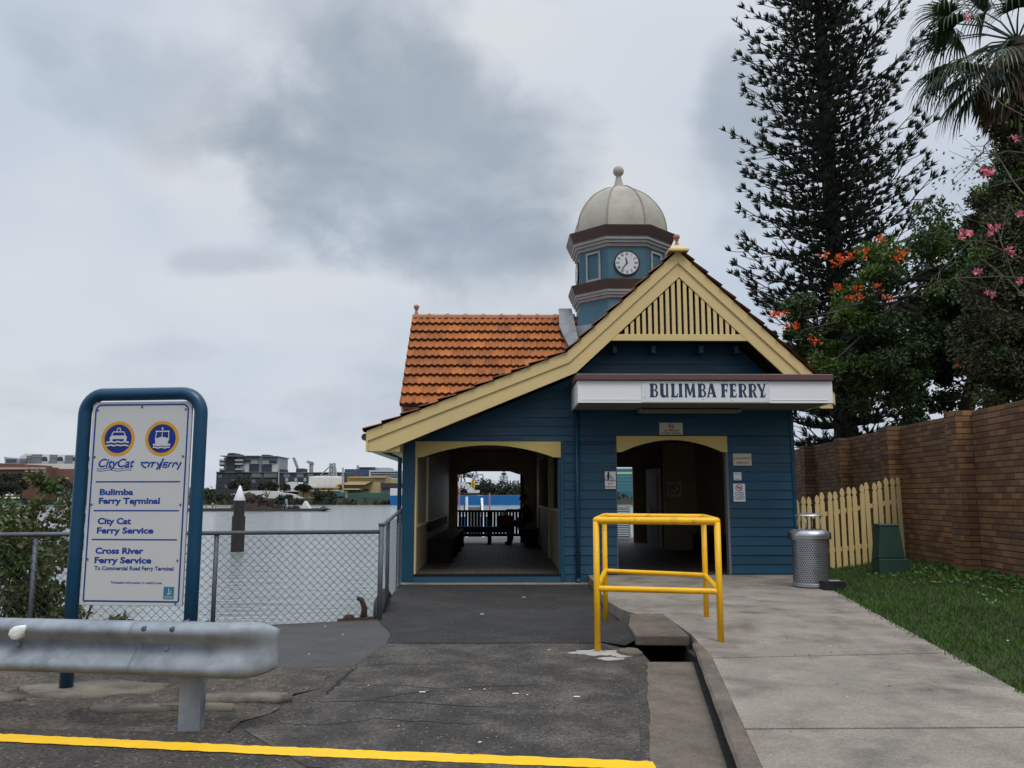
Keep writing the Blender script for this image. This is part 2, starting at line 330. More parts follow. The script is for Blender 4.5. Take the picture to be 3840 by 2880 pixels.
# ------------------------------------------------------------------ mesh builder
ORG = {}
class MB:
    def __init__(s): s.v = []; s.f = []; s.m = []; s.cur = 0; s.mats = []; s.tint = []; s.tc = (1, 1, 1)
    def mat(s, k):
        if k not in s.mats: s.mats.append(k)
        s.cur = s.mats.index(k); return s
    def add(s, vs, fs):
        o = len(s.v); s.v += [tuple(p) for p in vs]
        for f in fs: s.f.append(tuple(o+i for i in f)); s.m.append(s.cur); s.tint.append(s.tc)
    def quad(s, a, b, c, d): s.add((a, b, c, d), ((0, 1, 2, 3),))
    def box(s, x0, x1, y0, y1, z0, z1):
        s.add([(x0, y0, z0), (x1, y0, z0), (x1, y1, z0), (x0, y1, z0), (x0, y0, z1), (x1, y0, z1), (x1, y1, z1), (x0, y1, z1)],
              [(0, 3, 2, 1), (4, 5, 6, 7), (0, 1, 5, 4), (1, 2, 6, 5), (2, 3, 7, 6), (3, 0, 4, 7)])
    def hexa(s, p):   # 8 points: bottom ring, top ring
        s.add(p, [(0, 3, 2, 1), (4, 5, 6, 7), (0, 1, 5, 4), (1, 2, 6, 5), (2, 3, 7, 6), (3, 0, 4, 7)])
    def bar(s, a, b, w_, h, up=(0, 0, 1)):
        a, b = V(a), V(b); d = (b-a).normalized(); u = V(up); x = d.cross(u)
        if x.length < 1e-4: x = d.cross(V((1, 0, 0)))
        x.normalize(); u = x.cross(d); x = x*w_/2; u = u*h/2
        s.hexa([a-x-u, a+x-u, b+x-u, b-x-u, a-x+u, a+x+u, b+x+u, b-x+u])
    def prism(s, poly, d, cap=True):   # poly: 3-D points, extruded by vector d
        n = len(poly); d = V(d); q = [V(p) for p in poly]
        fs = [(i, (i+1) % n, n+(i+1) % n, n+i) for i in range(n)]
        if cap: fs += [tuple(range(n-1, -1, -1)), tuple(range(n, 2*n))]
        s.add(q+[p+d for p in q], fs)
    def tube(s, pts, r, n=8, cap=True):
        pts = [V(p) for p in pts]; k = len(pts)
        rr = r if isinstance(r, (list, tuple)) else [r]*k
        vs = []; prev = None
        for i, p in enumerate(pts):
            t = (pts[min(i+1, k-1)]-pts[max(i-1, 0)]).normalized()
            if prev is None:
                a = t.cross(V((0, 0, 1)));
                if a.length < .05: a = t.cross(V((1, 0, 0)))
            else: a = prev-t*prev.dot(t)
            a.normalize(); prev = a; b = t.cross(a)
            vs += [p+(a*math.cos(2*PI*j/n)+b*math.sin(2*PI*j/n))*rr[i] for j in range(n)]
        fs = [(i*n+j, i*n+(j+1) % n, (i+1)*n+(j+1) % n, (i+1)*n+j) for i in range(k-1) for j in range(n)]
        if cap: fs += [tuple(range(n-1, -1, -1)), tuple(range((k-1)*n, k*n))]
        s.add(vs, fs)
    def lathe(s, prof, c=(0, 0, 0), n=24, ph=0., mats=None, capt=False, capb=False):
        c = V(c); k = len(prof)
        vs = [c+V((r*math.cos(ph+2*PI*j/n), r*math.sin(ph+2*PI*j/n), z)) for r, z in prof for j in range(n)]
        base = len(s.v); s.v += [tuple(p) for p in vs]
        for i in range(k-1):
            if mats: s.mat(mats[i])
            for j in range(n):
                s.f.append((base+i*n+j, base+i*n+(j+1) % n, base+(i+1)*n+(j+1) % n, base+(i+1)*n+j)); s.m.append(s.cur); s.tint.append(s.tc)
        if capt: s.f.append(tuple(base+(k-1)*n+j for j in range(n))); s.m.append(s.cur); s.tint.append(s.tc)
        if capb: s.f.append(tuple(base+j for j in range(n-1, -1, -1))); s.m.append(s.cur); s.tint.append(s.tc)
    def ball(s, c, r, n=14, sz=1.):
        k = n//2+1; s.lathe([(max(1e-4, r*math.sin(PI*i/k)), -r*sz*math.cos(PI*i/k)) for i in range(k+1)], c, n)
    def disc(s, c, nrm, r, n=28, r2=0.):
        c, nrm = V(c), V(nrm).normalized(); a = nrm.cross(V((0, 0, 1)))
        if a.length < .05: a = V((1, 0, 0))
        a.normalize(); b = a.cross(nrm)
        o = [c+(a*math.cos(2*PI*j/n)+b*math.sin(2*PI*j/n))*r for j in range(n)]
        if r2:
            q = [c+(a*math.cos(2*PI*j/n)+b*math.sin(2*PI*j/n))*r2 for j in range(n)]
            s.add(o+q, [(j, (j+1) % n, n+(j+1) % n, n+j) for j in range(n)])
        else: s.add(o, [tuple(range(n))])
    def leaf(s, c, d, l, w_, fold=.25):
        d = V(d).normalized(); x = d.cross(V((random.gauss(0, 1), random.gauss(0, 1), random.gauss(0, 1))))
        if x.length < .01: x = V((1, 0, 0))
        x.normalize(); n = x.cross(d); c = V(c); m = c+d*l*.5
        s.add([c, m+x*w_/2+n*w_*fold, c+d*l, m-x*w_/2+n*w_*fold], [(0, 1, 2), (0, 2, 3)])
    def build(s, name, parent=None, smooth=False, bevel=0., org=None, mat=None):
        if mat and not s.mats: s.mat(mat)
        if not s.mats: s.mats = [mat]
        a = np.array(s.v, dtype=np.float64).reshape(-1, 3)
        if parent is not None: o3 = ORG[parent.name]
        elif org is not None: o3 = V(org)
        else: o3 = V(((a[:, 0].min()+a[:, 0].max())/2, (a[:, 1].min()+a[:, 1].max())/2, a[:, 2].min()))
        me = bpy.data.meshes.new(name); me.from_pydata((a-np.array(o3)).tolist(), [], s.f)
        for k in s.mats: me.materials.append(M[k])
        me.polygons.foreach_set('material_index', s.m)
        if smooth: me.polygons.foreach_set('use_smooth', [True]*len(s.f))
        if any(t != (1, 1, 1) for t in s.tint):
            ca = me.color_attributes.new('tint', 'FLOAT_COLOR', 'CORNER'); buf = []
            for f, t in zip(s.f, s.tint): buf += [t[0], t[1], t[2], 1.]*len(f)
            ca.data.foreach_set('color', buf)
        me.update()
        o = bpy.data.objects.new(name, me); col.objects.link(o)
        if parent is not None: o.parent = parent; ORG[o.name] = o3
        else: o.location = o3; ORG[o.name] = o3
        if bevel:
            b = o.modifiers.new('bevel', 'BEVEL'); b.width = bevel; b.segments = 2; b.limit_method = 'ANGLE'; b.angle_limit = R(40)
        if smooth == 'auto':
            pass
        return o
def tag(o, label=None, cat=None, group=None, kind=None):
    if label: o['label'] = label
    if cat: o['category'] = cat
    if group: o['group'] = group
    if kind: o['kind'] = kind
    return o
def thing(name, loc, label, cat, group=None):
    o = bpy.data.objects.new(name, None); col.objects.link(o); o.location = loc; o.empty_display_size = .2
    ORG[o.name] = V(loc); return tag(o, label, cat, group)
def copy_tree(o, parent=None):
    c = o.copy(); col.objects.link(c)
    if parent is not None: c.parent = parent
    for ch in list(o.children): copy_tree(ch, c)
    return c
def struct(name, mb, mat=None, **k): return tag(mb.build(name, mat=mat, **k), kind='structure')
def text_mesh(mb, txt, size, place, align='LEFT', bold=.0, sx_=1., shear=0., space=1., gap=.0015):
    """flat lettering as mesh; place(x, z, h) turns lettering coordinates into a point"""
    cu = bpy.data.curves.new('t', 'FONT'); cu.body = txt; cu.size = size; cu.align_x = align; cu.offset = bold; cu.shear = shear; cu.space_character = space
    cu.resolution_u = 3
    o = bpy.data.objects.new('t', cu); col.objects.link(o)
    me = bpy.data.meshes.new_from_object(o.evaluated_get(bpy.context.evaluated_depsgraph_get()))
    vs = [place(p.co.x*sx_, p.co.y, gap) for p in me.vertices]
    mb.add(vs, [tuple(p.vertices) for p in me.polygons])
    bpy.data.objects.remove(o); bpy.data.curves.remove(cu); bpy.data.meshes.remove(me)
def skin_body(name, chains, mat, parent, sub=2, label=None):
    """one continuous skinned figure; chains: [[(x,y,z,r), ...], ...] joined where coordinates coincide"""
    vs, rs, es, idx, roots = [], [], [], {}, []
    for ch in chains:
        pv = None
        for p in ch:
            k = tuple(round(q, 4) for q in p[:3])
            if k not in idx: idx[k] = len(vs); vs.append(p[:3]); rs.append(p[3])
            i = idx[k]
            if pv is not None and pv != i: es.append((pv, i))
            pv = i
    o3 = ORG[parent.name]
    me = bpy.data.meshes.new(name); me.from_pydata([tuple(V(p)-o3) for p in vs], es, []); me.materials.append(M[mat])
    o = bpy.data.objects.new(name, me); col.objects.link(o); o.parent = parent; ORG[o.name] = o3
    md = o.modifiers.new('skin', 'SKIN'); md.use_smooth_shade = True
    par = list(range(len(vs)))
    def fd(i):
        while par[i] != i: i = par[i]
        return i
    for a, b in es: par[fd(a)] = fd(b)
    seen = set()
    for i in range(len(vs)):
        sv = me.skin_vertices[0].data[i]; sv.radius = (rs[i], rs[i])
        sv.use_root = fd(i) not in seen; seen.add(fd(i))
    sb = o.modifiers.new('sub', 'SUBSURF'); sb.levels = sub; sb.render_levels = sub
    return o

# ================================================================== THE SETTING
WATER_Z = -1.6
def kx(y): return 1.124+(y-4.14)*.167            # kerb, river side
def lx(y): return 3.44+(y-5.63)*.193             # edge of path and lawn
def wx(y): return 6.98+(y-11.1)*.092             # face of the brick wall
def fy(x): return 9.9+.35*(x+1.376)              # line of the wire fence
# asphalt sheet of the whole landing (a pit is left open under the drain slab)
b = MB().mat('asphalt_old')
def flat(mb, pts, z): mb.add([(x, y, z) for x, y in pts], [tuple(range(len(pts)))])
flat(b, [(-60, -40), (60, -40), (60, 7.35), (-8.5, 7.35), (-60, 7.35)], 0)
flat(b, [(-8.5, 7.35), (1.30, 7.35), (1.30, 8.6), (-1.3, 8.6), (-5.15, 8.6)], 0)
flat(b, [(1.74, 7.35), (60, 7.35), (60, 8.6), (1.74, 8.6)], 0)
flat(b, [(-5.15, 8.6), (60, 8.6), (60, 14.35), (-1.7, 14.35), (-1.62, 13.9), (-1.43, 9.95)], 0)
b.mat('pit')
for q in ([(1.30, 7.35), (1.74, 7.35)], [(1.74, 7.35), (1.74, 8.6)], [(1.74, 8.6), (1.30, 8.6)], [(1.30, 8.6), (1.30, 7.35)]):
    (x0, y0), (x1, y1) = q; b.quad((x0, y0, -.6), (x1, y1, -.6), (x1, y1, 0), (x0, y0, 0))
flat(b, [(1.30, 7.35), (1.74, 7.35), (1.74, 8.6), (1.30, 8.6)], -.6)
struct('road', b)
# sea wall under the fence, down to the river
b = MB().mat('concrete_dirty')
pw = [(-60, 7.36), (-8.5, 7.36), (-1.43, 9.95), (-1.62, 13.9), (-1.7, 14.34)]
for (x0, y0), (x1, y1) in zip(pw, pw[1:]): b.quad((x0, y0, -4), (x1, y1, -4), (x1, y1, -.002), (x0, y0, -.002))
struct('seawall', b)
# broken verge behind the guard rail: an uneven strip of dirt and old slab
def hn(x, y): return math.sin(x*3.1+y*1.7)*.4+math.sin(x*7.3-y*5.1+1)*.3+math.sin(x*13.7+y*11.3)*.2+math.sin(x*23+y*29)*.12
b = MB().mat('dirt'); nx, ny = 150, 44; vs = []
for j in range(ny+1):
    for i in range(nx+1):
        x = -7.5+i*(6.35/nx); tY = j/ny; y = 5.28+(-.12*(x+1.87))*.6+tY*2.0
        if x > -1.6: x2 = min(x, -1.62+(y-5.3)*.22+.05*math.sin(y*9))
        else: x2 = x
        e = min(1, min(tY, 1-tY)*4, max(0, (-1.25-x2)*2.2)); e = e*e*(3-2*e); vs.append((x2, y, .0005+e*(.022+.030*hn(x2, y)*.8+.006*random.random())))
b.add(vs, [(j*(nx+1)+i, j*(nx+1)+i+1, (j+1)*(nx+1)+i+1, (j+1)*(nx+1)+i) for j in range(ny) for i in range(nx)])
def blobpoly(cx, cy, rx, ry, n=18, k=.22): return [(cx+rx*math.cos(2*PI*i/n)*(1+random.uniform(-k, k)), cy+ry*math.sin(2*PI*i/n)*(1+random.uniform(-k, k))) for i in range(n)]
b.mat('broken_slab')
for cx, cy, rx, ry, h in ((-1.78, 6.0, .34, .10, .055), (-2.35, 5.72, .30, .07, .05), (-2.9, 6.25, .55, .22, .05), (-1.98, 5.72, .22, .05, .06), (-3.9, 6.0, .6, .2, .05)):
    p = blobpoly(cx, cy, rx, ry, 22, .16); b.prism([(x, y, 0) for x, y in p], (0, 0, h))
struct('verge', b, smooth=True)
b = MB().mat('asphalt_grey')
flat(b, [(-8.4, 7.2), (-1.22, 7.22), (-1.08, 8.33), (-1.12, 8.9), (-1.36, 9.85), (-4.9, 8.62), (-8.4, 7.37)], .002)
struct('fence_path', b)
b = MB().mat('asphalt_drive')
flat(b, [(-1.55, 5.32), (-1.3, 5.55), (-1.235, 6.24), (-1.2, 7.22), (-1.08, 8.33), (.95, 8.30), (1.17, 7.7), (1.17, 7.3), (.744, 4.57), (.70, 4.3), (-1.0, 4.6)], .004)
b.mat('crack')
def crack(pts, w0, z):
    pts2 = []
    for (x0, y0), (x1, y1) in zip(pts, pts[1:]):
        n = max(2, int(math.hypot(x1-x0, y1-y0)/.05))
        pts2 += [(x0+(x1-x0)*i/n+random.gauss(0, .007), y0+(y1-y0)*i/n+random.gauss(0, .010)) for i in range(n)]
    pts2.append(pts[-1])
    for i in range(len(pts2)-1):
        a, c = V(pts2[i]+(0,)), V(pts2[i+1]+(0,)); d = (c-a); n = V((-d.y, d.x, 0)).normalized()
        ww = w0*random.uniform(.4, 1.2)*min(1, (i+1)*.25, (len(pts2)-1-i)*.25)+.002; w2 = w0*random.uniform(.5, 1.)*min(1, (i+2)*.25, max(.1, (len(pts2)-2-i)*.25))+.002
        b.quad((a.x-n.x*ww, a.y-n.y*ww, z), (c.x-n.x*w2, c.y-n.y*w2, z), (c.x+n.x*w2, c.y+n.y*w2, z), (a.x+n.x*ww, a.y+n.y*ww, z))
for pts, w0 in (([(-1.2, 6.52), (-.75, 6.5), (-.45, 6.38), (0, 6.47), (.30, 6.5)], .006), ([(-1.25, 6.0), (-.95, 6.02), (-.7, 6.2), (-.35, 6.4)], .009), ([(-1.0, 6.02), (-.6, 5.98), (-.2, 5.85), (.05, 5.85)], .007),
                ([(-1.45, 5.45), (-1.1, 5.4), (-.75, 5.55), (-.35, 5.45), (-.1, 5.42)], .006), ([(-1.23, 6.2), (-1.21, 6.8), (-1.18, 7.25)], .018), ([(-1.08, 8.32), (-.4, 8.29), (.3, 8.31), (.95, 8.28)], .010),
                ([(-1.18, 7.2), (-.9, 7.32), (-.5, 7.28)], .004)): crack(pts, w0, .0055)
b.mat('cement')
for cx, cy, rx, ry in ((.93, 7.80, .24, .15), (.98, 7.50, .12, .07), (1.10, 7.66, .10, .09), (.72, 7.78, .10, .06)):
    p = blobpoly(cx, cy, rx, ry, 26, .3); b.add([(x, y, .0062+.001*random.random()) for x, y in p], [tuple(range(len(p)))])
struct('driveway', b)
def jag(P, a, st=.09):
    o = []
    for (x0, y0), (x1, y1) in zip(P, P[1:]+P[:1]):
        n = max(1, int(math.hypot(x1-x0, y1-y0)/st)); o += [(x0+(x1-x0)*i/n+random.gauss(0, a)*(i > 0), y0+(y1-y0)*i/n+random.gauss(0, a)*(i > 0)) for i in range(n)]
    return o
b = MB().mat('asphalt_new')
flat(b, jag([(-1.08, 8.33), (.95, 8.30), (1.2, 8.45), (1.2, 8.9), (1.30, 9.4), (1.42, 10.2), (1.40, 11.2), (1.46, 13.72), (-1.58, 13.72), (-1.40, 9.9), (-1.12, 8.9)], .010), .0075)
b.add([(.98, 8.36, .0080), (1.18, 8.02, .03), (1.29, 8.0, .09), (1.34, 8.6, .105), (1.42, 9.1, .112), (1.46, 9.42, .118), (1.30, 9.6, .0080), (1.15, 9.0, .0080)], [(0, 1, 2, 3), (0, 3, 4, 7), (7, 4, 5, 6)])
struct('apron', b)
b = MB().mat('concrete'); b.box(-1.66, 1.5, 13.72, 13.93, -.3, .02); struct('threshold_kerb', b, bevel=.006)
# yellow edge line
b = MB().mat('line_paint'); n = 170
def ly(x): return 5.15-.155*(x+2.9)+.012*math.sin(x*1.3)
vs = []
for i in range(n+1):
    x = -5.5+i*(6.32/n); j1, j2 = random.uniform(-.006, .006), random.uniform(-.008, .008)
    vs += [(x, ly(x)-.072+j1, .0068), (x, ly(x)+.072+j2, .0068)]
b.add(vs, [(2*i, 2*i+2, 2*i+3, 2*i+1) for i in range(n)])
struct('road_line', b)
# gutter and kerb
b = MB().mat('concrete_dirty'); n = 40; prof = [(-.43, .0045), (-.40, .0075), (-.2, .0065), (-.045, .005)]
vs = []
for i in range(n+1):
    y = 2.6+i*(4.75/n); vs += [(kx(y)+.042+o-(.02*random.random() if k == 0 else 0), y, z) for k, (o, z) in enumerate(prof)]
m_ = len(prof); b.add(vs, [(i*m_+j, i*m_+j+1, (i+1)*m_+j+1, (i+1)*m_+j) for i in range(n) for j in range(m_-1)])
b.mat('grime_shade'); b.add([(kx(y)+o, y, z) for y in (2.6, 5, 7.35) for o, z in ((-.006, .0048), (.046, .003))], [(0, 1, 3, 2), (2, 3, 5, 4)])
struct('gutter', b)
b = MB(); yk = [2.2+i*.18 for i in range(31)]
for y0, y1 in zip(yk, yk[1:]):
    x0, x1 = kx(y0), kx(y1); j0, j1 = .002*math.sin(y0*9), .002*math.sin(y1*9)
    b.mat('grime_shade'); b.quad((x0+.045, y0, .0), (x1+.045, y1, .0), (x1+.012+j1, y1, .112), (x0+.012+j0, y0, .112))  # kerb face: damp dirt and its own shadow, both put into the colour
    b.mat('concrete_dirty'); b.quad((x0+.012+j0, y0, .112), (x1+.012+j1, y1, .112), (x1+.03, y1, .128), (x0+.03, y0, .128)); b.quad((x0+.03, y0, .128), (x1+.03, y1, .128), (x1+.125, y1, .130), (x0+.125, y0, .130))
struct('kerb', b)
# slabs of the footpath, a groove between each two
b = MB(); jl = [0.5, 2.9, 4.81, 6.86, 9.40, 14.02]; tilt = [0, -.02, .01, .19, .14, 0]
g = .017
for k in range(5):
    y0, y1 = jl[k]+g, jl[k+1]-g; t0, t1 = tilt[k], tilt[k+1]; b.mat('concrete')
    if k < 4: P = [(kx(y0)+.127, y0), (lx(y0+t0), y0+t0), (lx(y1+t1), y1+t1), (kx(y1)+.127, y1)]
    else: P = [(1.50, 9.42), (1.9, 9.43), (lx(9.6), 9.56), (lx(11.7), 11.7), (lx(12.9), 12.9), (5.05, 14.0), (1.47, 14.0), (1.42, 12), (1.36, 11.3), (1.35, 10.5), (1.40, 9.8)]
    if k == 3: P = [(kx(y0)+.127, y0), (lx(y0+t0), y0+t0), (lx(y1+t1), y1+t1), (1.80, y1+.02), (1.80, 8.0)]
    b.prism([(x, y, -.02) for x, y in P], (0, 0, .15))
    b.mat('grime_shade')
struct('footpath', b, bevel=.004)
b = MB().mat('grime_shade'); b.prism([(x, y, .03) for x, y in [(kx(1)+.13, 1), (lx(1), 1), (lx(12), 12), (1.85, 12), (1.85, 8.1), (kx(7.3)+.13, 7.3)]], (0, 0, .07)); struct('footpath_bed', b)
# lawn: a sheet rising from the path to the brick wall
b = MB().mat('lawn_soil'); nx, ny = 30, 60; vs = []
def lawn_z(x, y):
    t = max(0, min(1, (x-lx(y))/max(.4, wx(y)-lx(y)))); return .105+.25*(t**.8)+.010*math.sin(x*5+y*3)*min(1, t*5)
for j in range(ny+1):
    y = .5+j*(15.5/ny)
    for i in range(nx+1):
        x = lx(y)-.02+(wx(y)+.5-lx(y))*i/nx; vs.append((x, y, lawn_z(x, y)))
b.add(vs, [(j*(nx+1)+i, j*(nx+1)+i+1, (j+1)*(nx+1)+i+1, (j+1)*(nx+1)+i) for j in range(ny) for i in range(nx)])
struct('lawn', b, smooth=True)
b = MB().mat('lawn_soil'); flat(b, [(4.98, 16), (60, 16), (60, 75), (9, 60), (4.98, 30)], .15); flat(b, [(wx(0)+.35, -5), (60, -5), (60, 16), (wx(16)+.35, 16)], .3); struct('garden_ground', b)
b = MB().mat('grass')
for i in range(42000):
    y = random.uniform(4.2, 15.2); y = 4.2+(y-4.2)*random.random()**.35 if i % 2 else y
    x = lx(y)-.02-.07*random.random()**3+random.random()*(wx(y)-lx(y)); 
    if x > 7.6: continue
    z = max(lawn_z(x, y), .12); h = random.uniform(.02, .055)*(1.35 if math.sin(x*4+y*2.3) > .6 else 1); a = random.uniform(0, 2*PI); wv = random.uniform(.004, .008)
    dx, dy = math.cos(a)*wv, math.sin(a)*wv; lx_, ly_ = random.gauss(0, .022), random.gauss(0, .022)
    b.add([(x-dx, y-dy, z-.004), (x+dx, y+dy, z-.004), (x+lx_, y+ly_, z+h)], [(0, 1, 2)])
b.mat('clover')
for i in range(420):
    y = random.uniform(9.0, 13.4); x = wx(y)-.12-abs(random.gauss(0, .55)); z = lawn_z(x, y)
    for k in range(3): b.leaf((x, y, z+.03), (random.gauss(0, 1), random.gauss(0, 1), .6), .05, .035)
tag(b.build('grass'), 'short mown grass with clover between the path and the brick wall', 'grass', kind='stuff')
b = MB()
for i in range(130):
    b.mat('litter' if i % 3 == 0 else 'dry_leaf')
    if i < 70: x, y = random.uniform(-4.5, 1.0), random.uniform(4.9, 9.5); z = .010 if x > -1.2 else .052
    elif i < 90: y = random.uniform(4.7, 9); x = random.uniform(kx(y)+.2, lx(y)-.1); z = .134
    else: y = random.uniform(6.5, 11.5); x = random.uniform(lx(y)+.1, wx(y)-.3); z = lawn_z(x, y)+.05
    s_ = random.uniform(.008, .018)*(1.3 if y > 7 else 1); a = random.uniform(0, PI); c, d = math.cos(a)*s_, math.sin(a)*s_*.6
    b.add([(x-c, y-d, z), (x+d*.5, y-c*.4, z+.004), (x+c, y+d, z+.002), (x-d*.5, y+c*.4, z+.006)], [(0, 1, 2, 3)])
for x, y in ((-.55, 6.26), (.12, 6.2), (.55, 6.1), (-.2, 10.3), (.35, 12.0)): b.mat('litter'); b.box(x-.022, x+.022, y-.010, y+.010, .0085, .012)
tag(b.build('litter', org=(0, 7, 0)), 'scattered leaves and paper scraps lying on the asphalt, path and grass', 'litter', kind='stuff')
# river and the far bank
b = MB().mat('water'); b.quad((-2500, -60, WATER_Z), (2500, -60, WATER_Z), (2500, 3000, WATER_Z), (-2500, 3000, WATER_Z)); struct('river', b)
BY = 336
b = MB().mat('bank_soil'); vs = [(-2500, BY, -1.8), (2500, BY, -1.8), (2500, BY+3, 1.0), (-2500, BY+3, 1.0), (2500, 2900, 2.5), (-2500, 2900, 2.5)]
b.add(vs, [(0, 1, 2, 3), (3, 2, 4, 5)]); struct('far_bank', b)

# ================================================================== FERRY TERMINAL
FY, BF, BKY = 14.0, 13.4, 23.8       # facade, plane of the bargeboards, back wall
T = thing('ferry_terminal', (1.65, 18.9, 0), 'blue weatherboard ferry terminal with cream bargeboards, orange tiled roof and domed clock tower', 'ferry terminal')
def xl_(z): return max(-1.6, (z-2.13)/.414-1.84) if z < 3.41 else 1.253+(z-3.41)/.93
def xr_(z): return min(4.95, 2.975+(5.01-z)/.965)
def siding(mb, fxl, fxr, z0, z1, y=FY, bh=.152, mat='blue_siding'):
    """lapped boards, each with its own tone and a butt joint somewhere along the longer ones"""
    k = math.floor(z0/bh); rg = random.Random(int(z0*100)+5)
    while k*bh < z1-.01:
        a, c = max(z0, k*bh), min(z1, (k+1)*bh); k += 1
        la, lc, ra, rc = fxl(a), fxl(c), fxr(a), fxr(c)
        if rc-lc < .02: break
        L_ = min(ra-la, rc-lc); cuts = [0, 1] if L_ < 1.4 else [0, rg.uniform(.25, .75), 1]
        for t0, t1 in zip(cuts, cuts[1:]):
            g_ = .0012 if t1 < 1 else 0; q = rg.uniform(.86, 1.14); mb.mat(mat); mb.tc = (q, q*rg.uniform(.97, 1.03), q); o = rg.uniform(-.0015, .0015)
            pa, pb, pc_, pd = la+(ra-la)*t0, la+(ra-la)*t1-g_, lc+(rc-lc)*t1-g_, lc+(rc-lc)*t0
            mb.quad((pa, y-.022+o, a), (pb, y-.022+o, a), (pc_, y-.006, c), (pd, y-.006, c)); mb.quad((pa, y, a), (pb, y, a), (pb, y-.022+o, a), (pa, y-.022+o, a))
    mb.tc = (1, 1, 1)
b = MB()
siding(b, lambda z: 1.07, lambda z: 1.955, 0, 2.33); siding(b, lambda z: 3.84, lambda z: 4.95, .0, 2.42)
siding(b, xl_, lambda z: 1.955, 2.33, 4.9); siding(b, lambda z: max(1.955, xl_(z)), xr_, 2.42, 4.95)
siding(b, lambda z: -1.4, lambda z: 1.07, 0, .12, y=FY-.002)
b.mat('blue_board')
b.box(1.07, 1.955, FY, FY+.1, -.02, 2.33); b.box(3.84, 4.95, FY, FY+.1, -.02, 2.42)
b.prism([(x, FY, z) for x, z in [(-1.4, 2.33), (1.955, 2.33), (1.955, 2.42), (4.95, 2.42), (4.95, 3.1), (2.97, 4.98), (1.26, 3.42), (-1.4, 2.31+.02)]], (0, .1, 0))
b.box(-1.6, 1.07, FY, FY+.1, -.3, .12)
b.build('front_wall', T)
for bx in ((-1.61, -1.40, FY-.035, FY+.12, -.25, 2.34), (1.02, 1.085, FY-.03, FY+.1, -.0, 2.33), (4.91, 4.97, FY-.035, FY+.12, -.05, 2.95), (-1.40, 1.02, FY-.028, FY-.003, 2.325, 2.352)):
    b = MB().mat('blue_trim'); b.box(*bx); b.build('corner_trim', T, bevel=.006)
b = MB().mat('blue_trim'); b.tube([(1.30, FY-.075, .06), (1.30, FY-.075, 2.83)], .036, 10); b.tube([(1.30, FY-.075, .07), (1.30, FY-.16, .03)], .036, 10)
for z in (.5, 1.6, 2.6): b.box(1.25, 1.35, FY-.08, FY-.02, z, z+.03)
b.build('downpipe', T, smooth=True)
b = MB().mat('blue_trim'); b.tube([(-1.66, FY+.02, -.2), (-1.66, FY+.02, 2.05), (-1.95, FY-.2, 2.16)], .035, 10); b.build('downpipe', T, smooth=True)
for k_, bx in (('cream', (-1.40, -1.37, FY-.02, FY+.12, .15, 2.07)), ('dark_wood', (-1.40, 1.02, FY-.025, FY+.1, .122, .148)), ('blue_board', (.99, 1.02, FY-.02, FY+.12, .15, 2.07)), ('far_grey', (3.80, 3.84, FY-.03, FY+.12, .13, 2.42)), ('far_grey', (1.955, 1.97, FY-.01, FY+.12, .13, 2.42))):
    b = MB().mat(k_); b.box(*bx); b.build('door_frame', T, bevel=.004)
def arch_head(x0, x1, ztop, zside, zmid, y, th=.05, flat_=.12, n=20):
    """curved valance over an opening: flat shoulders then a shallow arc"""
    pts = []
    for i in range(n+1):
        t = i/n; x = x0+(x1-x0)*t; q = max(0, min(1, (t-flat_*.4)/(1-.8*flat_))); pts.append((x, zside+(zmid-zside)*math.sin(PI*q)**.85))
    mb = MB().mat('cream_dark')
    for (xa, za), (xb, zb) in zip(pts, pts[1:]): mb.hexa([(xa, y, za), (xb, y, zb), (xb, y+th, zb), (xa, y+th, za), (xa, y, ztop), (xb, y, ztop), (xb, y+th, ztop), (xa, y+th, ztop)])
    return mb
arch_head(-1.40, 1.03, 2.325, 2.06, 2.265, FY-.045).build('arched_valance', T)
arch_head(1.97, 3.83, 2.42, 2.15, 2.355, FY-.045).build('arched_valance', T)
# side, back and inner walls
def wall_with_gaps(mb, X0, X1, y0, y1, gaps, zb=.1, zd=1.08, zh=2.18, zt=2.8):
    mb.box(X0, X1, y0, y1, zb, zd); mb.box(X0, X1, y0, y1, zh, zt); p = y0
    for a, c in gaps: mb.box(X0+.002, X1-.002, p, a, zd, zh); p = c
    mb.box(X0+.002, X1-.002, p, y1, zd, zh)
b = MB().mat('blue_board'); wall_with_gaps(b, -1.6, -1.5, FY+.12, BKY, [(14.15, 14.56), (16.15, 16.7)], -.3, .92)
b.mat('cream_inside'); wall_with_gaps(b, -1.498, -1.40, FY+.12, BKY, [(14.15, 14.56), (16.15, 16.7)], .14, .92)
b.mat('cream'); b.box(-1.42, -1.365, FY+.13, 22, .9, .95)
b.build('side_wall', T)
b = MB().mat('blue_board'); b.box(4.85, 4.94, FY+.1, BKY, -.3, 2.95)
for k in range(20): b.hexa([(4.935, FY+.1, k*.152), (4.962, FY+.1, k*.152), (4.962, BKY, k*.152), (4.935, BKY, k*.152), (4.935, FY+.1, k*.152+.15), (4.946, FY+.1, k*.152+.15), (4.946, BKY, k*.152+.15), (4.935, BKY, k*.152+.15)])
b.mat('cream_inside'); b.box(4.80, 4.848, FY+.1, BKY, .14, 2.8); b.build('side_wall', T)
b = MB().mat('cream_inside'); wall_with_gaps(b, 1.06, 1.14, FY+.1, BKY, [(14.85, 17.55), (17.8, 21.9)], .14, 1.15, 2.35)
b.mat('cream'); b.box(1.03, 1.17, FY+.1, BKY-.8, 1.15, 1.19)
for y in (14.72, 17.6, 21.92): b.box(1.035, 1.058, y, y+.09, .14, 2.7)
b.build('partition', T)
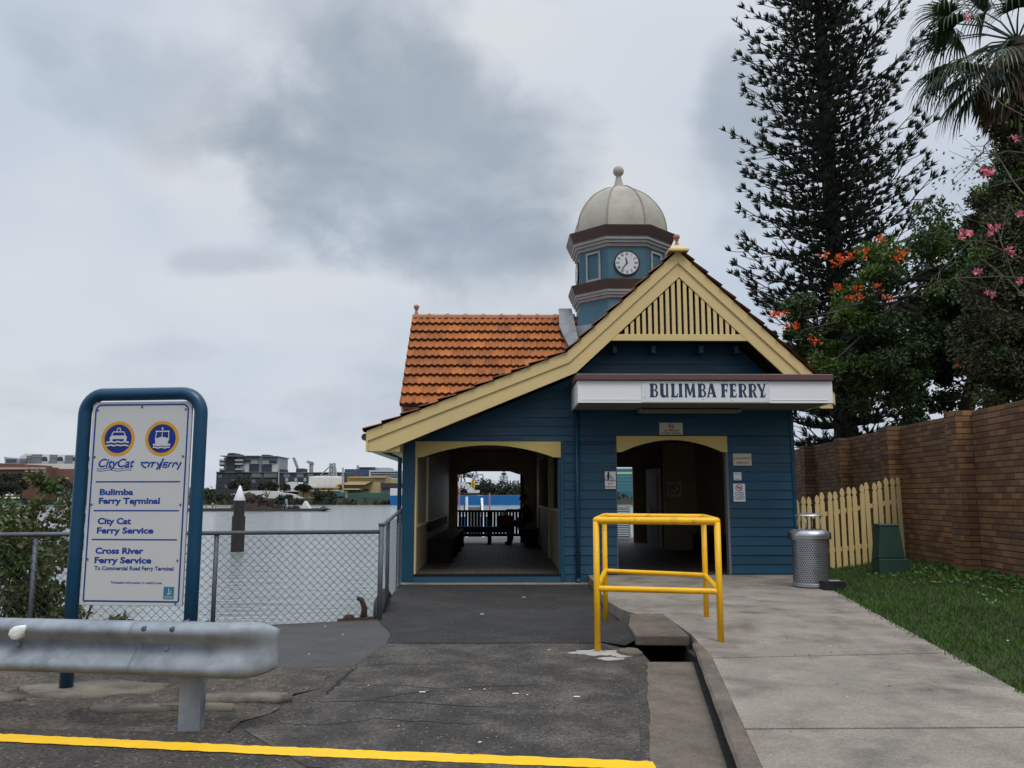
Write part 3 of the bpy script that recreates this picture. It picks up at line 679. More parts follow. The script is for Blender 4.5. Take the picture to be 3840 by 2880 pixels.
b = MB().mat('cream_inside'); b.box(-1.5, -1.17, BKY, BKY+.1, -.2, 2.8); b.box(.72, 3.1, BKY, BKY+.1, -.2, 2.8); b.box(3.80, 4.85, BKY, BKY+.1, -.2, 2.8)
b.prism([(x, BKY, z) for x, z in [(-1.17, 2.8), (-1.17, 2.04), (-1.0, 2.05), (-.75, 2.13), (.30, 2.13), (.55, 2.05), (.72, 2.03), (.72, 2.8)]], (0, .1, 0)); b.box(3.1, 3.80, BKY, BKY+.1, 2.25, 2.8)
b.mat('blue_trim'); b.box(.60, .72, BKY+.1, BKY+.2, .1, 2.1); b.build('back_wall', T)
b = MB().mat('cream_inside'); b.box(4.02, 4.80, 20.4, 20.5, .14, 2.8); b.build('partition', T)
b = MB().mat('white'); b.hexa([(3.86, 22.0, .15), (3.90, 22.0, .15), (4.05, 20.98, .15), (4.01, 20.98, .15), (3.86, 22.0, 2.12), (3.90, 22.0, 2.12), (4.05, 20.98, 2.12), (4.01, 20.98, 2.12)])
def dpt(t, z, o): return (3.86+.15*t-o, 22.0-1.02*t-o*.1, z)
for z0, z1 in ((.35, 1.0), (1.1, 1.95)): b.prism([dpt(.2, z0, .004), dpt(.8, z0, .004), dpt(.8, z1, .004), dpt(.2, z1, .004)], (-.012, 0, 0))
door = b.build('door', T, bevel=.004)
b = MB().mat('brass'); b.tube([dpt(.34, 1.12, .02), dpt(.34, 1.12, .06), dpt(.40, 1.12, .06)], .012, 8); b.box(3.87, 3.905, 21.62, 21.68, 1.02, 1.1); b.build('door_handle', door)
b = MB().mat('floorboard'); x = -1.5
while x < 4.84: b.box(x, min(4.84, x+.096), FY+.02, BKY+.3, .08, .138+random.uniform(-.001, .001)); x += .1
b.mat('black'); b.box(-1.52, 4.86, FY+.1, BKY+.3, -.1, .085); b.build('floor', T)
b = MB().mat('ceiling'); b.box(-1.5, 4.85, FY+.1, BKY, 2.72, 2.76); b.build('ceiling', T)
# balustrade closing the back opening
b = MB().mat('dark_wood'); b.box(-1.17, .60, BKY+.12, BKY+.2, .98, 1.04); b.box(-1.17, .60, BKY+.12, BKY+.19, .30, .38)
for i in range(20):
    x = -1.14+i*.089; b.box(x, x+.066, BKY+.13, BKY+.17, .38, .98)
b.box(-.30, -.21, BKY+.12, BKY+.2, .14, .98); b.build('balustrade', T)
# ---- roof: courses of clay tiles as real relief
def tiles(mb, o, xd, sd_, nd_, W, S, course=.325, pitch_=.138, tw=.276, dark=1.):  # dark: tint that puts the shade on the tile edges into their colour
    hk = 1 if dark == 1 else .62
    o, xd, sd_, nd_ = V(o), V(xd).normalized(), V(sd_).normalized(), V(nd_).normalized(); nc = max(1, round(S/course)); cs = S/nc; ni = int(W/(pitch_/6)); dx = W/ni
    def wav(x): q = (x/pitch_) % 1; return .034*(.5+.5*math.cos(2*PI*q))**1.4
    base = len(mb.v); mb.mat('tile')
    for k in range(nc):
        off = (k % 2)*tw/2; jit = [random.choice((random.uniform(.82, 1.14), random.uniform(.82, 1.14), random.uniform(.62, 1.0), random.uniform(.9, 1.3))) for _ in range(int(W/tw)+3)]; sg = [random.uniform(-.006, .006) for _ in jit]
        hue = [random.uniform(-.05, .05) for _ in jit]; base = len(mb.v)
        for r_, (s0, h0) in enumerate(((0, 0), (0, .082), (.12, .074), (1.06, .015))):
            for i in range(ni+1):
                x = i*dx; ti = int((x+off)/tw); h = hk*(h0+(wav(x) if h0 else 0))
                mb.v.append(tuple(o+xd*x+sd_*(cs*(k+s0)+(sg[ti] if r_ < 2 else 0))+nd_*h))
        for r_ in range(3):
            for i in range(ni):
                ti = int((i*dx+dx/2+off)/tw); a = base+r_*(ni+1)+i
                g_ = ((i*dx+off) % tw) < dx*1.01 and r_ > 0
                mb.f.append((a, a+1, a+ni+2, a+ni+1)); mb.m.append(mb.cur); q = dark*jit[ti]*(.72 if g_ else 1)*(.30 if r_ == 0 else 1); mb.tint.append((q, q*(1+hue[ti]), q*(1+hue[ti])))  # butt faces tinted down to paint the shadow line of each course
KZ, KX, AX, AZ = 3.745, 1.107, 2.96, 5.46
RY0, RY1 = 13.33, 24.3
roofs = MB().mat('ceiling')
# structural deck under the tiles
def deck(mb, pts, d=.07): mb.prism(pts, (0, 0, -d))
deck(roofs, [(-2.12, 13.40, 2.42), (KX, 13.40, KZ-.04), (KX, RY1, KZ-.04), (-2.12, RY1, 2.42)]); deck(roofs, [(KX, 13.40, KZ-.04), (AX, 13.40, AZ-.04), (AX, RY1, AZ-.04), (KX, RY1, KZ-.04)])
deck(roofs, [(AX, 13.40, AZ-.04), (5.45, 13.40, 3.06), (5.45, RY1, 3.06), (AX, RY1, AZ-.04)])
CRX = -1.98
deck(roofs, [(CRX+.05, 16.6, 3.24), (AX, 16.6, 3.24), (AX, 18.7, 5.44), (CRX+.05, 18.7, 5.44)]); deck(roofs, [(CRX+.05, 20.8, 3.24), (CRX+.05, 18.7, 5.44), (AX, 18.7, 5.44), (AX, 20.8, 3.24)])
roofs.build('roof_deck', T)
b = MB()
import itertools
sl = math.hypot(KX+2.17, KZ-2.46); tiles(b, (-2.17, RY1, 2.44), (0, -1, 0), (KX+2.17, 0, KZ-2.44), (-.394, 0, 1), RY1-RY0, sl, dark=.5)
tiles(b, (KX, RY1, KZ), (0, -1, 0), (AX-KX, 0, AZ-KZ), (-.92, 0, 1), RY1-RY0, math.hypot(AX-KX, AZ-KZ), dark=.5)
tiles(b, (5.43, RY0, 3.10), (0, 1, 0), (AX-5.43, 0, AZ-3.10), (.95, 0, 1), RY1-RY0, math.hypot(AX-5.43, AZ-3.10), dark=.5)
tiles(b, (CRX, 16.52, 3.19), (1, 0, 0), (0, 2.18, 2.27), (0, -2.27, 2.18), AX-CRX, math.hypot(2.18, 2.27))
tiles(b, (AX, 20.88, 3.19), (-1, 0, 0), (0, -2.18, 2.27), (0, 2.27, 2.18), AX-CRX, math.hypot(2.18, 2.27))
roof = b.build('tiled_roof', T)
def ridge(name, p0, p1, parent, n):
    p0, p1 = V(p0), V(p1); d = (p1-p0)/n; mb = MB().mat('ridge_tile'); sid = d.normalized().cross(V((0, 0, 1)))
    for k in range(n):
        for t0, t1, r in ((0, .86, .105), (.84, 1.0, .125)):
            a, c = p0+d*(k+t0), p0+d*(k+t1)
            ring = lambda q, r_: [q+sid*(math.cos(PI*i/8)*r_)+V((0, 0, math.sin(PI*i/8)*r_-.03)) for i in range(9)]
            A, B = ring(a, r*1.0), ring(c, r); mb.add(A+B, [(i, i+1, 10+i, 9+i) for i in range(8)]+[tuple(range(8, -1, -1)), tuple(range(9, 18))])
    return mb.build(name, parent)
ridge('ridge_cap', (CRX, 18.7, 5.47), (1.72, 18.7, 5.47), roof, 9); ridge('ridge_cap', (AX, 13.45, 5.47), (AX, 17.7, 5.47), roof, 10)
def finial(x, y, z, s_=1.):
    mb = MB().mat('terracotta'); P = [(.09, -.03), (.085, .0), (.05, .03), (.038, .06), (.045, .075), (.03, .09), (.028, .14), (.045, .155), (.03, .165), (.055, .185), (.066, .215), (.055, .25), (.03, .268), (.001, .272)]
    mb.lathe([(r*s_, q*s_) for r, q in P], (x, y, z), 16); return mb
finial(CRX+.08, 18.7, 5.50, 1.0).build('finial', T, smooth=True); finial(2.955, 13.42, 5.52, .85).build('finial', T, smooth=True)
b = MB().mat('cream'); b.lathe([(.235, 0), (.235, .03), (.06, .13), (.001, .13)], (2.955, 13.42, 5.43), 4, PI/4, capb=True); b.build('finial_base', T)
# verge and eave boards of the cross roof
b = MB().mat('cream')
for ya, yb_ in ((16.6, 18.7), (20.8, 18.7)): b.hexa([(CRX+.02, ya, 3.02), (CRX+.06, ya, 3.02), (CRX+.06, yb_, 5.20), (CRX+.02, yb_, 5.20), (CRX+.02, ya, 3.20), (CRX+.06, ya, 3.20), (CRX+.06, yb_, 5.42), (CRX+.02, yb_, 5.42)])
b.box(CRX+.06, 1.2, 16.62, 16.65, 2.9, 3.12); b.mat('tile_edge'); b.tube([(CRX+.08, 16.55, 3.15), (.3, 16.55, 3.15)], .045, 8)
b.mat('cream'); b.box(-1.62, -1.5, 16.62, 20.7, 2.3, 3.0); b.prism([(-1.6, 16.65, 3.0), (-1.6, 20.75, 3.0), (-1.6, 18.7, 5.2)], (.08, 0, 0)); b.build('cross_gable', T)
# front bargeboards: main board with a proud capping strip, tile ends above
b = MB().mat('cream'); y0 = BF
low_l = [(-1.84, 2.13), (1.253, 3.41), (2.975, 5.012)]; low_r = [(5.23, 2.835), (2.975, 5.012)]
b.prism([(x, y0, z) for x, z in [(-2.10, 2.13), (-1.84, 2.13), (1.253, 3.41), (2.975, 5.012), (2.96, 5.40), (KX, KZ-.03), (-2.10, 2.42)]][::-1], (0, .045, 0))
b.prism([(x, y0+.001, z) for x, z in [(5.43, 2.83), (5.23, 2.83), (2.975, 5.012), (2.96, 5.40), (5.43, 3.04)]], (0, .045, 0))
cap = .15
b.prism([(x, y0-.025, z) for x, z in [(-2.125, 2.46-.175), (KX+.035, KZ-cap-.02), (2.96, AZ-cap-.06), (2.96, AZ), (KX, KZ+.01), (-2.125, 2.455)]][::-1], (0, .07, 0))
b.prism([(x, y0-.024, z) for x, z in [(5.46, 3.07-.19), (2.96, AZ-cap-.06), (2.96, AZ), (5.46, 3.075)]], (0, .07, 0))
b.box(-2.135, -2.10, y0-.02, y0+.3, 2.128, 2.44)
b.build('bargeboard', T, bevel=.005)
b = MB().mat('cream'); b.prism([(x, y0+.05, z) for x, z in [(-2.1, 2.13), (-1.6, 2.13), (-1.6, 2.30), (-2.1, 2.20)]][::-1], (0, 10.4, 0)); b.mat('tile_edge'); b.tube([(-2.16, RY0+.1, 2.36), (-2.16, RY1, 2.36)], .06, 8); b.build('eave', T)
b = MB().mat('cream'); b.box(1.80, 4.12, y0+.006, y0+.05, 3.945, 4.052)
n = 20
for i in range(n+1):
    x = 1.985+i*(3.945-1.985)/n-.026; zt = lambda q: 5.0-abs(q-2.975)*.945
    z0_, z1_ = zt(x), zt(x+.058)
    if min(z0_, z1_) < 4.07: continue
    b.prism([(x, y0+.014, 4.05), (x+.058, y0+.014, 4.05), (x+.058, y0+.014, z1_), (x+.029, y0+.014, zt(x+.029)), (x, y0+.014, z0_)], (0, .03, 0))
b.build('gable_slats', T, bevel=.003)
b = MB().mat('black'); b.prism([(x, y0+.22, z) for x, z in [(1.75, 3.98), (4.2, 3.98), (2.97, 5.1)]], (0, .02, 0)); b.build('gable_shade', T)  # black sheet added to stand for the shade behind the slats
for x in (1.9, 2.55, 3.35, 3.95): b = MB().mat('blue_board'); b.box(x, x+.07, y0+.32, FY-.01, 3.80, 3.92); b.build('bracket', T)
# ---- canopy with the name board
cx0, cx1, cy0 = 1.215, 5.19, 12.8
b = MB().mat('white'); b.box(cx0, cx1, cy0, cy0+.03, 2.85, 3.195); b.box(cx0, cx0+.03, cy0+.03, FY-.03, 2.85, 3.195); b.box(cx1-.03, cx1, cy0+.03, FY-.03, 2.85, 3.195)
b.box(cx0+.05, 2.2, cy0-.006, cy0, 2.895, 2.905); b.box(4.22, cx1-.08, cy0-.006, cy0, 2.895, 2.905); b.box(cx0-.006, cx0, cy0+.25, cy0+.262, 2.87, 3.18)
canopy = b.build('canopy', T, bevel=.004)
b = MB().mat('gutter_brown'); b.box(cx0-.02, cx1+.01, cy0-.05, cy0+.06, 3.198, 3.30); b.box(cx0-.03, cx0+.05, cy0+.06, FY-.05, 3.198, 3.295); b.box(cx0, cx1, cy0+.06, FY-.03, 3.2, 3.24); b.build('gutter', canopy, bevel=.012)
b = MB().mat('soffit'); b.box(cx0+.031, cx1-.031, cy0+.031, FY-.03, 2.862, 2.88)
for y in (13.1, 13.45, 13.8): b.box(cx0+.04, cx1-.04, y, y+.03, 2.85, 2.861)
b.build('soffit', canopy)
b = MB().mat('soffit'); b.box(2.35, 3.95, 13.62, 13.78, 2.78, 2.845); b.box(2.30, 2.36, 13.60, 13.80, 2.79, 2.85); b.box(3.94, 4.0, 13.60, 13.80, 2.79, 2.85); b.build('light_fitting', canopy, bevel=.01)
b = MB().mat('board_white'); b.box(2.21, 4.20, cy0-.012, cy0, 2.862, 3.188)
b.mat('black_ink')
for x, z in ((2.25, 3.17), (4.17, 3.15), (2.25, 2.93), (2.68, 2.90), (3.16, 2.90), (3.60, 2.89), (4.17, 2.89), (3.15, 3.175)): b.disc((x, cy0-.0135, z), (0, -1, 0), .007, 8)
board = b.build('name_board', canopy)
GL = {}
def arc_(cx, cy, rx, ry, rx2, ry2, a0, a1, n=10):
    o = []
    for i in range(n):
        p, q = R(a0+(a1-a0)*i/n), R(a0+(a1-a0)*(i+1)/n)
        o.append([(cx+rx2*math.cos(p), cy+ry2*math.sin(p)), (cx+rx*math.cos(p), cy+ry*math.sin(p)), (cx+rx*math.cos(q), cy+ry*math.sin(q)), (cx+rx2*math.cos(q), cy+ry2*math.sin(q))])
    return o
def stem(x0, x1, y0=0, y1=130, s_=6): return [[(x0-s_, y0), (x1+s_, y0), (x1+s_*.6, y0+9), (x1-1, y0+28), (x1-1, y1-28), (x1+s_*.6, y1-9), (x1+s_, y1), (x0-s_, y1), (x0-s_*.6, y1-9), (x0+1, y1-28), (x0+1, y0+28), (x0-s_*.6, y0+9)]]
GL['B'] = stem(9, 46)+[[(40, 118), (58, 118), (58, 130), (40, 130)], [(40, 62), (60, 62), (60, 72), (40, 72)], [(40, 0), (58, 0), (58, 12), (40, 12)]]+arc_(56, 97, 32, 33, 11, 22, -90, 90)+arc_(58, 35, 35, 35, 12, 24, -90, 90)
GL['U'] = [[(0, 130), (50, 130), (44, 118), (44, 32), (50, 20), (60, 17), (70, 26), (70, 118), (64, 130), (97, 130), (92, 118), (92, 12), (97, 0), (73, 0), (70, 9), (58, -2), (36, -3), (18, 6), (8, 26), (8, 118)]]
GL['L'] = stem(9, 42)+[[(36, 0), (74, 0), (77, 38), (68, 38), (62, 16), (36, 12)]]
GL['I'] = stem(6, 40, s_=5)
GL['M'] = [[(0, 0), (34, 0), (28, 12), (30, 112), (20, 130), (2, 130), (8, 118), (8, 12)], [(14, 130), (44, 130), (66, 50), (60, 14), (52, 14), (20, 118)], [(88, 130), (112, 130), (66, 14), (56, 14)], [(80, 0), (122, 0), (116, 12), (110, 130), (86, 130), (86, 12)]]
GL['A'] = [[(-4, 0), (32, 0), (26, 12), (52, 118), (34, 118), (8, 12)], [(58, 0), (106, 0), (98, 12), (68, 130), (34, 130), (66, 12)], [(26, 34), (72, 34), (70, 46), (28, 46)]]
GL['F'] = stem(9, 44)+[[(38, 116), (66, 116), (72, 96), (80, 96), (80, 130), (38, 130)], [(38, 60), (58, 60), (62, 48), (69, 48), (69, 84), (62, 84), (58, 72), (38, 72)]]
GL['E'] = stem(7, 42)+[[(36, 116), (62, 116), (66, 98), (74, 98), (74, 130), (36, 130)], [(36, 60), (54, 60), (58, 50), (64, 50), (64, 82), (58, 82), (54, 72), (36, 72)], [(36, 0), (72, 0), (78, 36), (70, 36), (62, 14), (36, 12)]]
GL['R'] = stem(9, 44)+[[(40, 118), (56, 118), (56, 130), (40, 130)], [(40, 56), (58, 56), (58, 68), (40, 68)]]+arc_(54, 93, 36, 37, 12, 25, -90, 90)+[[(48, 60), (66, 64), (88, 12), (98, 4), (92, 0), (66, 0)]]
GL['Y'] = [[(0, 130), (44, 130), (38, 118), (62, 68), (50, 44), (8, 118)], [(66, 130), (100, 130), (94, 118), (66, 40), (50, 48), (78, 118)], [(44, 60), (68, 60), (72, 0), (40, 0)], [(30, 0), (88, 0), (94, 34), (86, 34), (78, 12), (30, 10)]]
b = MB().mat('navy'); ss = .3617*12.785/3125
kx_ = 0
for ch, px0 in zip('BULIMBAFERRY', (235, 340, 455, 537, 597, 733, 829, 975, 1065, 1155, 1258, 1348)):
    for poly in GL[ch]:
        kx_ += 1; yy = cy0-.0135-.00012*(kx_ % 14); b.add([(at(2350+.3617*px0, 1470, 12.785).x+x*ss, yy, 2.935+z*ss*1.12) for x, z in poly], [tuple(range(len(poly)))])
b.build('lettering', board)
# ---- clock tower
TX, TY = 2.79, 18.7; PH = PI/8
b = MB(); 
b.mat('tower_blue'); b.lathe([(1.42, 4.2), (1.30, 4.6), (1.16, 5.1), (1.07, 5.6), (1.06, 5.72), (1.06, 6.9)], (TX, TY, 0), 8, PH)
tower = b.build('clock_tower', T)
for nm, prof, ms in (('cornice', [(1.06, 5.70), (1.10, 5.72), (1.10, 5.77), (1.14, 5.78), (1.14, 5.83), (1.17, 5.84), (1.17, 5.89), (1.19, 5.90), (1.26, 6.07), (1.27, 6.10), (1.04, 6.16)], 'ggggggggbbbb'), ('cornice', [(1.06, 6.86), (1.10, 6.875), (1.10, 6.93), (1.15, 6.945), (1.15, 7.0), (1.19, 7.01), (1.19, 7.06), (1.21, 7.075), (1.30, 7.27), (1.31, 7.30), (1.05, 7.37)], 'ggggggggbbbb')):
    b = MB(); b.lathe(prof, (TX, TY, 0), 8, PH, ['tower_grey' if c == 'g' else 'cornice_brown' for c in ms[1:]]); b.build(nm, tower, bevel=.004)
DP = [(1.10, 7.34), (1.085, 7.55), (1.03, 7.78), (.92, 8.0), (.80, 8.16), (.65, 8.32), (.47, 8.44), (.30, 8.53), (.08, 8.58)]
def smooth_profile(P, m=4):
    o = []
    for i in range(len(P)-1):
        p0, p1, p2, p3 = [V(P[max(0, min(len(P)-1, i+q))]) for q in (-1, 0, 1, 2)]
        for k in range(m): t = k/m; o.append(tuple(.5*((2*p1)+(p2-p0)*t+(2*p0-5*p1+4*p2-p3)*t*t+(3*p1-p0-3*p2+p3)*t**3)))
    return o+[tuple(P[-1])]
DP = smooth_profile(DP)
b = MB().mat('dome'); b.lathe(DP, (TX, TY, 0), 8, PH, capt=True); dome = b.build('dome', tower)
b = MB().mat('dome_seam')
for k in range(8):
    a = PH+k*PI/4; b.tube([(TX+r*math.cos(a), TY+r*math.sin(a), z+.004) for r, z in DP], .018, 6)
b.build('rib', dome, smooth=True)
b = MB().mat('dome'); b.lathe([(.16, 8.50), (.145, 8.56), (.10, 8.68), (.07, 8.80), (.06, 8.87), (.07, 8.88)], (TX, TY, 0), 16); b.ball((TX, TY, 8.99), .128, 20); b.build('spire_ball', dome, smooth=True)
ap = 1.06*math.cos(PI/8)
def clock(ang):
    n = V((math.cos(ang), math.sin(ang), 0)); t = V((-n.y, n.x, 0)); c = V((TX, TY, 6.49))+n*ap
    if ang < 0: t = V((1, 0, 0))
    mb = MB().mat('clock_white'); mb.disc(c+n*.03, n, .262, 36)
    mb.mat('black'); mb.disc(c+n*.034, n, .285, 36, .255)
    k = 36; a = [c+t*(.285*math.cos(2*PI*j/k))+V((0, 0, .285*math.sin(2*PI*j/k))) for j in range(k)]; mb.add(a+[p+n*.034 for p in a], [(j, (j+1) % k, k+(j+1) % k, k+j) for j in range(k)])
    P = lambda r, th, h: c+n*h+t*(r*math.sin(th))+V((0, 0, r*math.cos(th)))
    nb = [3, 1, 2, 3, 3, 2, 3, 4, 4, 2, 2, 3]
    for h in range(12):
        th = 2*PI*h/12
        for q in range(nb[h]):
            d = (q-(nb[h]-1)/2)*.085; w_ = .018
            mb.quad(P(.165, th+d*1.3-w_, .033), P(.165, th+d*1.3+w_, .033), P(.240, th+d-w_, .033), P(.240, th+d+w_, .033)) if False else mb.quad(P(.165, th+d*1.2-w_*1.2, .033), P(.165, th+d*1.2+w_*1.2, .033), P(.240, th+d+w_, .033), P(.240, th+d-w_, .033))
    def hand(th, l, w_, h):
        s2 = V((0, 0, 1)); mb.add([P(-.03, th, h)+(P(1, th+PI/2, h)-P(0, 0, h))*w_, P(-.03, th, h)-(P(1, th+PI/2, h)-P(0, 0, h))*w_, P(l*.6, th, h)-(P(1, th+PI/2, h)-P(0, 0, h))*w_*1.2, P(l, th, h), P(l*.6, th, h)+(P(1, th+PI/2, h)-P(0, 0, h))*w_*1.2], [(0, 1, 2, 3, 4)])
    hand(R(-12), .14, .011, .040); hand(R(218), .21, .009, .044); mb.disc(P(0, 0, .048), n, .016, 10)
    return mb.build('clock_face', tower)
clock(-PI/2); clock(PI); clock(0)
def panel(ang):
    n = V((math.cos(ang), math.sin(ang), 0)); t = V((-n.y, n.x, 0)); c = V((TX, TY, 6.48))+n*(ap+.004); mb = MB().mat('tower_grey'); w_, h, f = .20, .33, .045
    for (x0, x1, z0, z1) in ((-w_, w_, h-f, h), (-w_, w_, -h, -h+f), (-w_, -w_+f, -h+f, h-f), (w_-f, w_, -h+f, h-f)):
        mb.prism([c+t*x0+V((0, 0, z0)), c+t*x1+V((0, 0, z0)), c+t*x1+V((0, 0, z1)), c+t*x0+V((0, 0, z1))], n*.03)
    return mb.build('panel_frame', tower, bevel=.005)
for a in (-3*PI/4, -PI/4): panel(a)
b = MB().mat('flashing')
for k in range(8):
    a0 = PH+k*PI/4; a1 = a0+PI/4
    P = lambda a, r, z: V((TX+r*math.cos(a), TY+r*math.sin(a), z))
    for (r0, z0), (r1, z1) in (((1.52, 4.2), (1.36, 4.75)), ((1.36, 4.75), (1.24, 5.16))):
        if k in (3, 4): b.quad(P(a0, r0, z0), P(a1, r0, z0), P(a1, r1, z1), P(a0, r1, z1))
q = V((TX-1.30, TY, 0)); b.prism([(1.74, 17.70, 4.56), (1.66, 18.70, 5.62), (1.36, 18.70, 5.62), (1.34, 18.2, 5.10), (1.50, 17.72, 4.58)], (-.01, -.06, .06))
b.prism([(1.66, 19.5, 4.6), (1.36, 19.2, 5.0), (1.38, 18.7, 5.50), (1.62, 18.7, 5.50)], (-.01, .02, .07))
b.build('flashing', tower)
# ---- deck and piles behind the terminal
JD = thing('jetty_deck', (1.65, 25.5, .12), 'timber deck on dark piles behind the ferry terminal', 'deck')
b = MB().mat('floorboard'); b.box(-1.7, 5.0, BKY+.31, 27.5, -.02, .12); b.build('decking', JD)
for x in (-1.5, 1.6, 4.7):
    for y in (14.8, 18, 21, 24, 27): b = MB().mat('pile_dark'); b.tube([(x, y, -4), (x, y, -.1)], .16, 10); b.build('pile', JD)
# lattice gate beyond the right doorway
g = thing('lattice_gate', (3.7, 26.0, .12), 'white framed lattice gate on the deck seen through the right doorway', 'gate')
b = MB().mat('white')
for x in (3.36, 3.60, 4.0): b.box(x, x+.05, 25.98, 26.03, .12, 1.17)
for z in (.14, .62, 1.12): b.box(3.41, 3.6, 25.985, 26.025, z, z+.05); b.box(3.65, 4.0, 25.985, 26.025, z, z+.05)
b.build('frame', g)
b = MB().mat('far_grey')
for k in range(8):
    for z in (.19, .67): b.box(3.41, 4.0, 26.0, 26.01, z+k*.055, z+k*.055+.032)
b.build('louvre', g)

# ================================================================== SMALL SIGNS ON THE WALL
def frame_xy(u, v, Y):
    p = at(u, v, Y); return p.x, p.z
def notice(name, label, x0, x1, z0, z1, mat, lines=(), Y=FY-.026, extra=None):
    t = thing(name, ((x0+x1)/2, Y, z0), label, 'sign')
    mb = MB().mat(mat); mb.box(x0, x1, Y-.006, Y, z0, z1); mb.build('plate', t, bevel=.002)
    mb = MB(); pl = lambda x, z, h: (x, Y-.0065-h, z)
    for txt, size, zc_, ink in lines:
        mb.mat(ink); n0 = len(mb.v); text_mesh(mb, txt, size, lambda x, z, h: ((x0+x1)/2+x, Y-.0065-h, zc_+z), 'CENTER', size*.02, 1.0)
    if extra: extra(mb, Y)
    if mb.v: mb.build('lettering', t)
    return t
px = lambda u, v: frame_xy(u, v, FY-.03)
(xa, za), (xb, zb) = px(2748, 1701), px(2819, 1746)
notice('wall_sign', 'cream sign reading CYCLISTS MUST DISMOUNT in red, right of the doorway', xa, xb, zb, za, 'notice_cream', [('CYCLISTS MUST', .042, za-.093, 'red_ink'), ('DISMOUNT', .042, za-.168, 'red_ink')])
(xa, za), (xb, zb) = px(2750, 1771), px(2781, 1801)
notice('wall_sign', 'small square white notice between two larger signs right of the doorway', xa, xb, zb, za, 'white', [('NOTICE', .022, za-.035, 'black_ink'), ('ferry terminal', .016, za-.075, 'black_ink'), ('keep clear', .016, zb+.02, 'black_ink')] if False else [], extra=lambda mb, Y: [mb.mat('far_grey').box(xa+.02, xb-.02, Y-.0072, Y-.0064, za-.03-k*.045, za-.022-k*.045) for k in (0, 2)])
(xa, za), (xb, zb) = px(2749, 1814), px(2796, 1881)
def no_fish(mb, Y):
    cx = (xa+xb)/2-.005; cz = za-.068
    mb.mat('red_ink'); mb.disc((cx, Y-.008, cz), (0, -1, 0), .057, 24, .045); mb.prism([(cx-.044, Y-.0085, cz+.028), (cx-.034, Y-.0085, cz+.038), (cx+.044, Y-.0085, cz-.028), (cx+.034, Y-.0085, cz-.038)], (0, .0008, 0))
    mb.mat('black_ink'); mb.add([(cx-.034, Y-.0078, cz+.002), (cx-.012, Y-.0078, cz+.016), (cx+.016, Y-.0078, cz+.006), (cx+.034, Y-.0078, cz+.018), (cx+.034, Y-.0078, cz-.012), (cx+.016, Y-.0078, cz-.003), (cx-.012, Y-.0078, cz-.012)], [(0, 1, 2, 3, 4, 5, 6)])
notice('wall_sign', 'white sign with a red barred circle above four text lines, right of the doorway', xa, xb, zb, za, 'white', [('NO FISHING', .028, za-.160, 'black_ink'), ('NO DIVING', .028, za-.195, 'black_ink'), ('OR SWIMMING', .026, za-.230, 'black_ink'), ('PERMITTED', .026, za-.264, 'black_ink')], extra=no_fish)
(xa2, za2), (xb2, zb2) = px(2268, 1768), px(2310, 1833)
def cyclist(mb, Y):
    w_ = xb2-xa2; h = za2-zb2; P = lambda u, v: (xa2+u*w_, Y-.008, zb2+v*h)
    mb.mat('black_ink'); mb.box(xa2+.004, xb2-.004, Y-.0075, Y-.0064, zb2+.49*h, zb2+.505*h)
    mb.disc(P(.32, .93), (0, -1, 0), .017, 14)
    for poly in ([(.24, .88), (.40, .88), (.42, .70), (.40, .51), (.33, .51), (.32, .66), (.31, .51), (.23, .51), (.22, .70)], [(.36, .88), (.42, .86), (.60, .74), (.57, .71)], [(.28, .88), (.14, .74), (.17, .71), (.30, .80)], [(.55, .74), (.62, .73), (.66, .60), (.62, .60)], [(.18, .66), (.60, .71), (.60, .69), (.18, .64)]): mb.add([P(*p) for p in poly], [tuple(range(len(poly)))])
    for u in (.16, .64): mb.disc(P(u, .585), (0, -1, 0), .026, 20, .019)
notice('wall_sign', 'white sign with a walking cyclist picture over red words, left of the doorway', xa2, xb2, zb2, za2, 'white', [('CYCLISTS', .036, zb2+.115, 'red_ink'), ('MUST', .036, zb2+.070, 'red_ink'), ('DISMOUNT', .036, zb2+.022, 'red_ink')], extra=cyclist)
(xa3, za3), (xb3, zb3) = px(2472, 1585), px(2561, 1630)
def no_smoke(mb, Y):
    cx = (xa3+xb3)/2; cz = za3-.06
    mb.mat('red_ink'); mb.disc((cx, Y-.008, cz), (0, -1, 0), .048, 24, .038); mb.prism([(cx-.036, Y-.0085, cz+.026), (cx-.028, Y-.0085, cz+.034), (cx+.036, Y-.0085, cz-.026), (cx+.028, Y-.0085, cz-.034)], (0, .0008, 0))
    mb.mat('black_ink'); mb.box(cx-.03, cx+.03, Y-.0078, Y-.007, cz-.006, cz+.006)
notice('wall_sign', 'cream no smoking sign on the dark wall over the doorway arch', xa3, xb3, zb3, za3, 'notice_cream', [('NO SMOKING', .040, zb3+.055, 'black_ink'), ('ON FERRY TERMINAL', .034, zb3+.014, 'black_ink')], extra=no_smoke)
# inside: a sign on the cross wall
t = thing('wall_sign', (4.32, 20.38, 1.42), 'square pale sign with a barred circle on the dark inner wall behind the door', 'sign')
b = MB().mat('notice_cream'); b.box(4.10, 4.44, 20.385, 20.398, 1.40, 1.78); b.mat('red_ink'); b.disc((4.27, 20.383, 1.6), (0, -1, 0), .125, 24, .105); b.prism([(4.19, 20.382, 1.67), (4.20, 20.382, 1.68), (4.35, 20.382, 1.53), (4.34, 20.382, 1.52)], (0, .001, 0)); b.mat('black_ink'); b.prism([(4.23, 20.384, 1.55), (4.25, 20.384, 1.55), (4.28, 20.384, 1.66), (4.25, 20.384, 1.67)], (0, .001, 0)); b.build('plate', t)

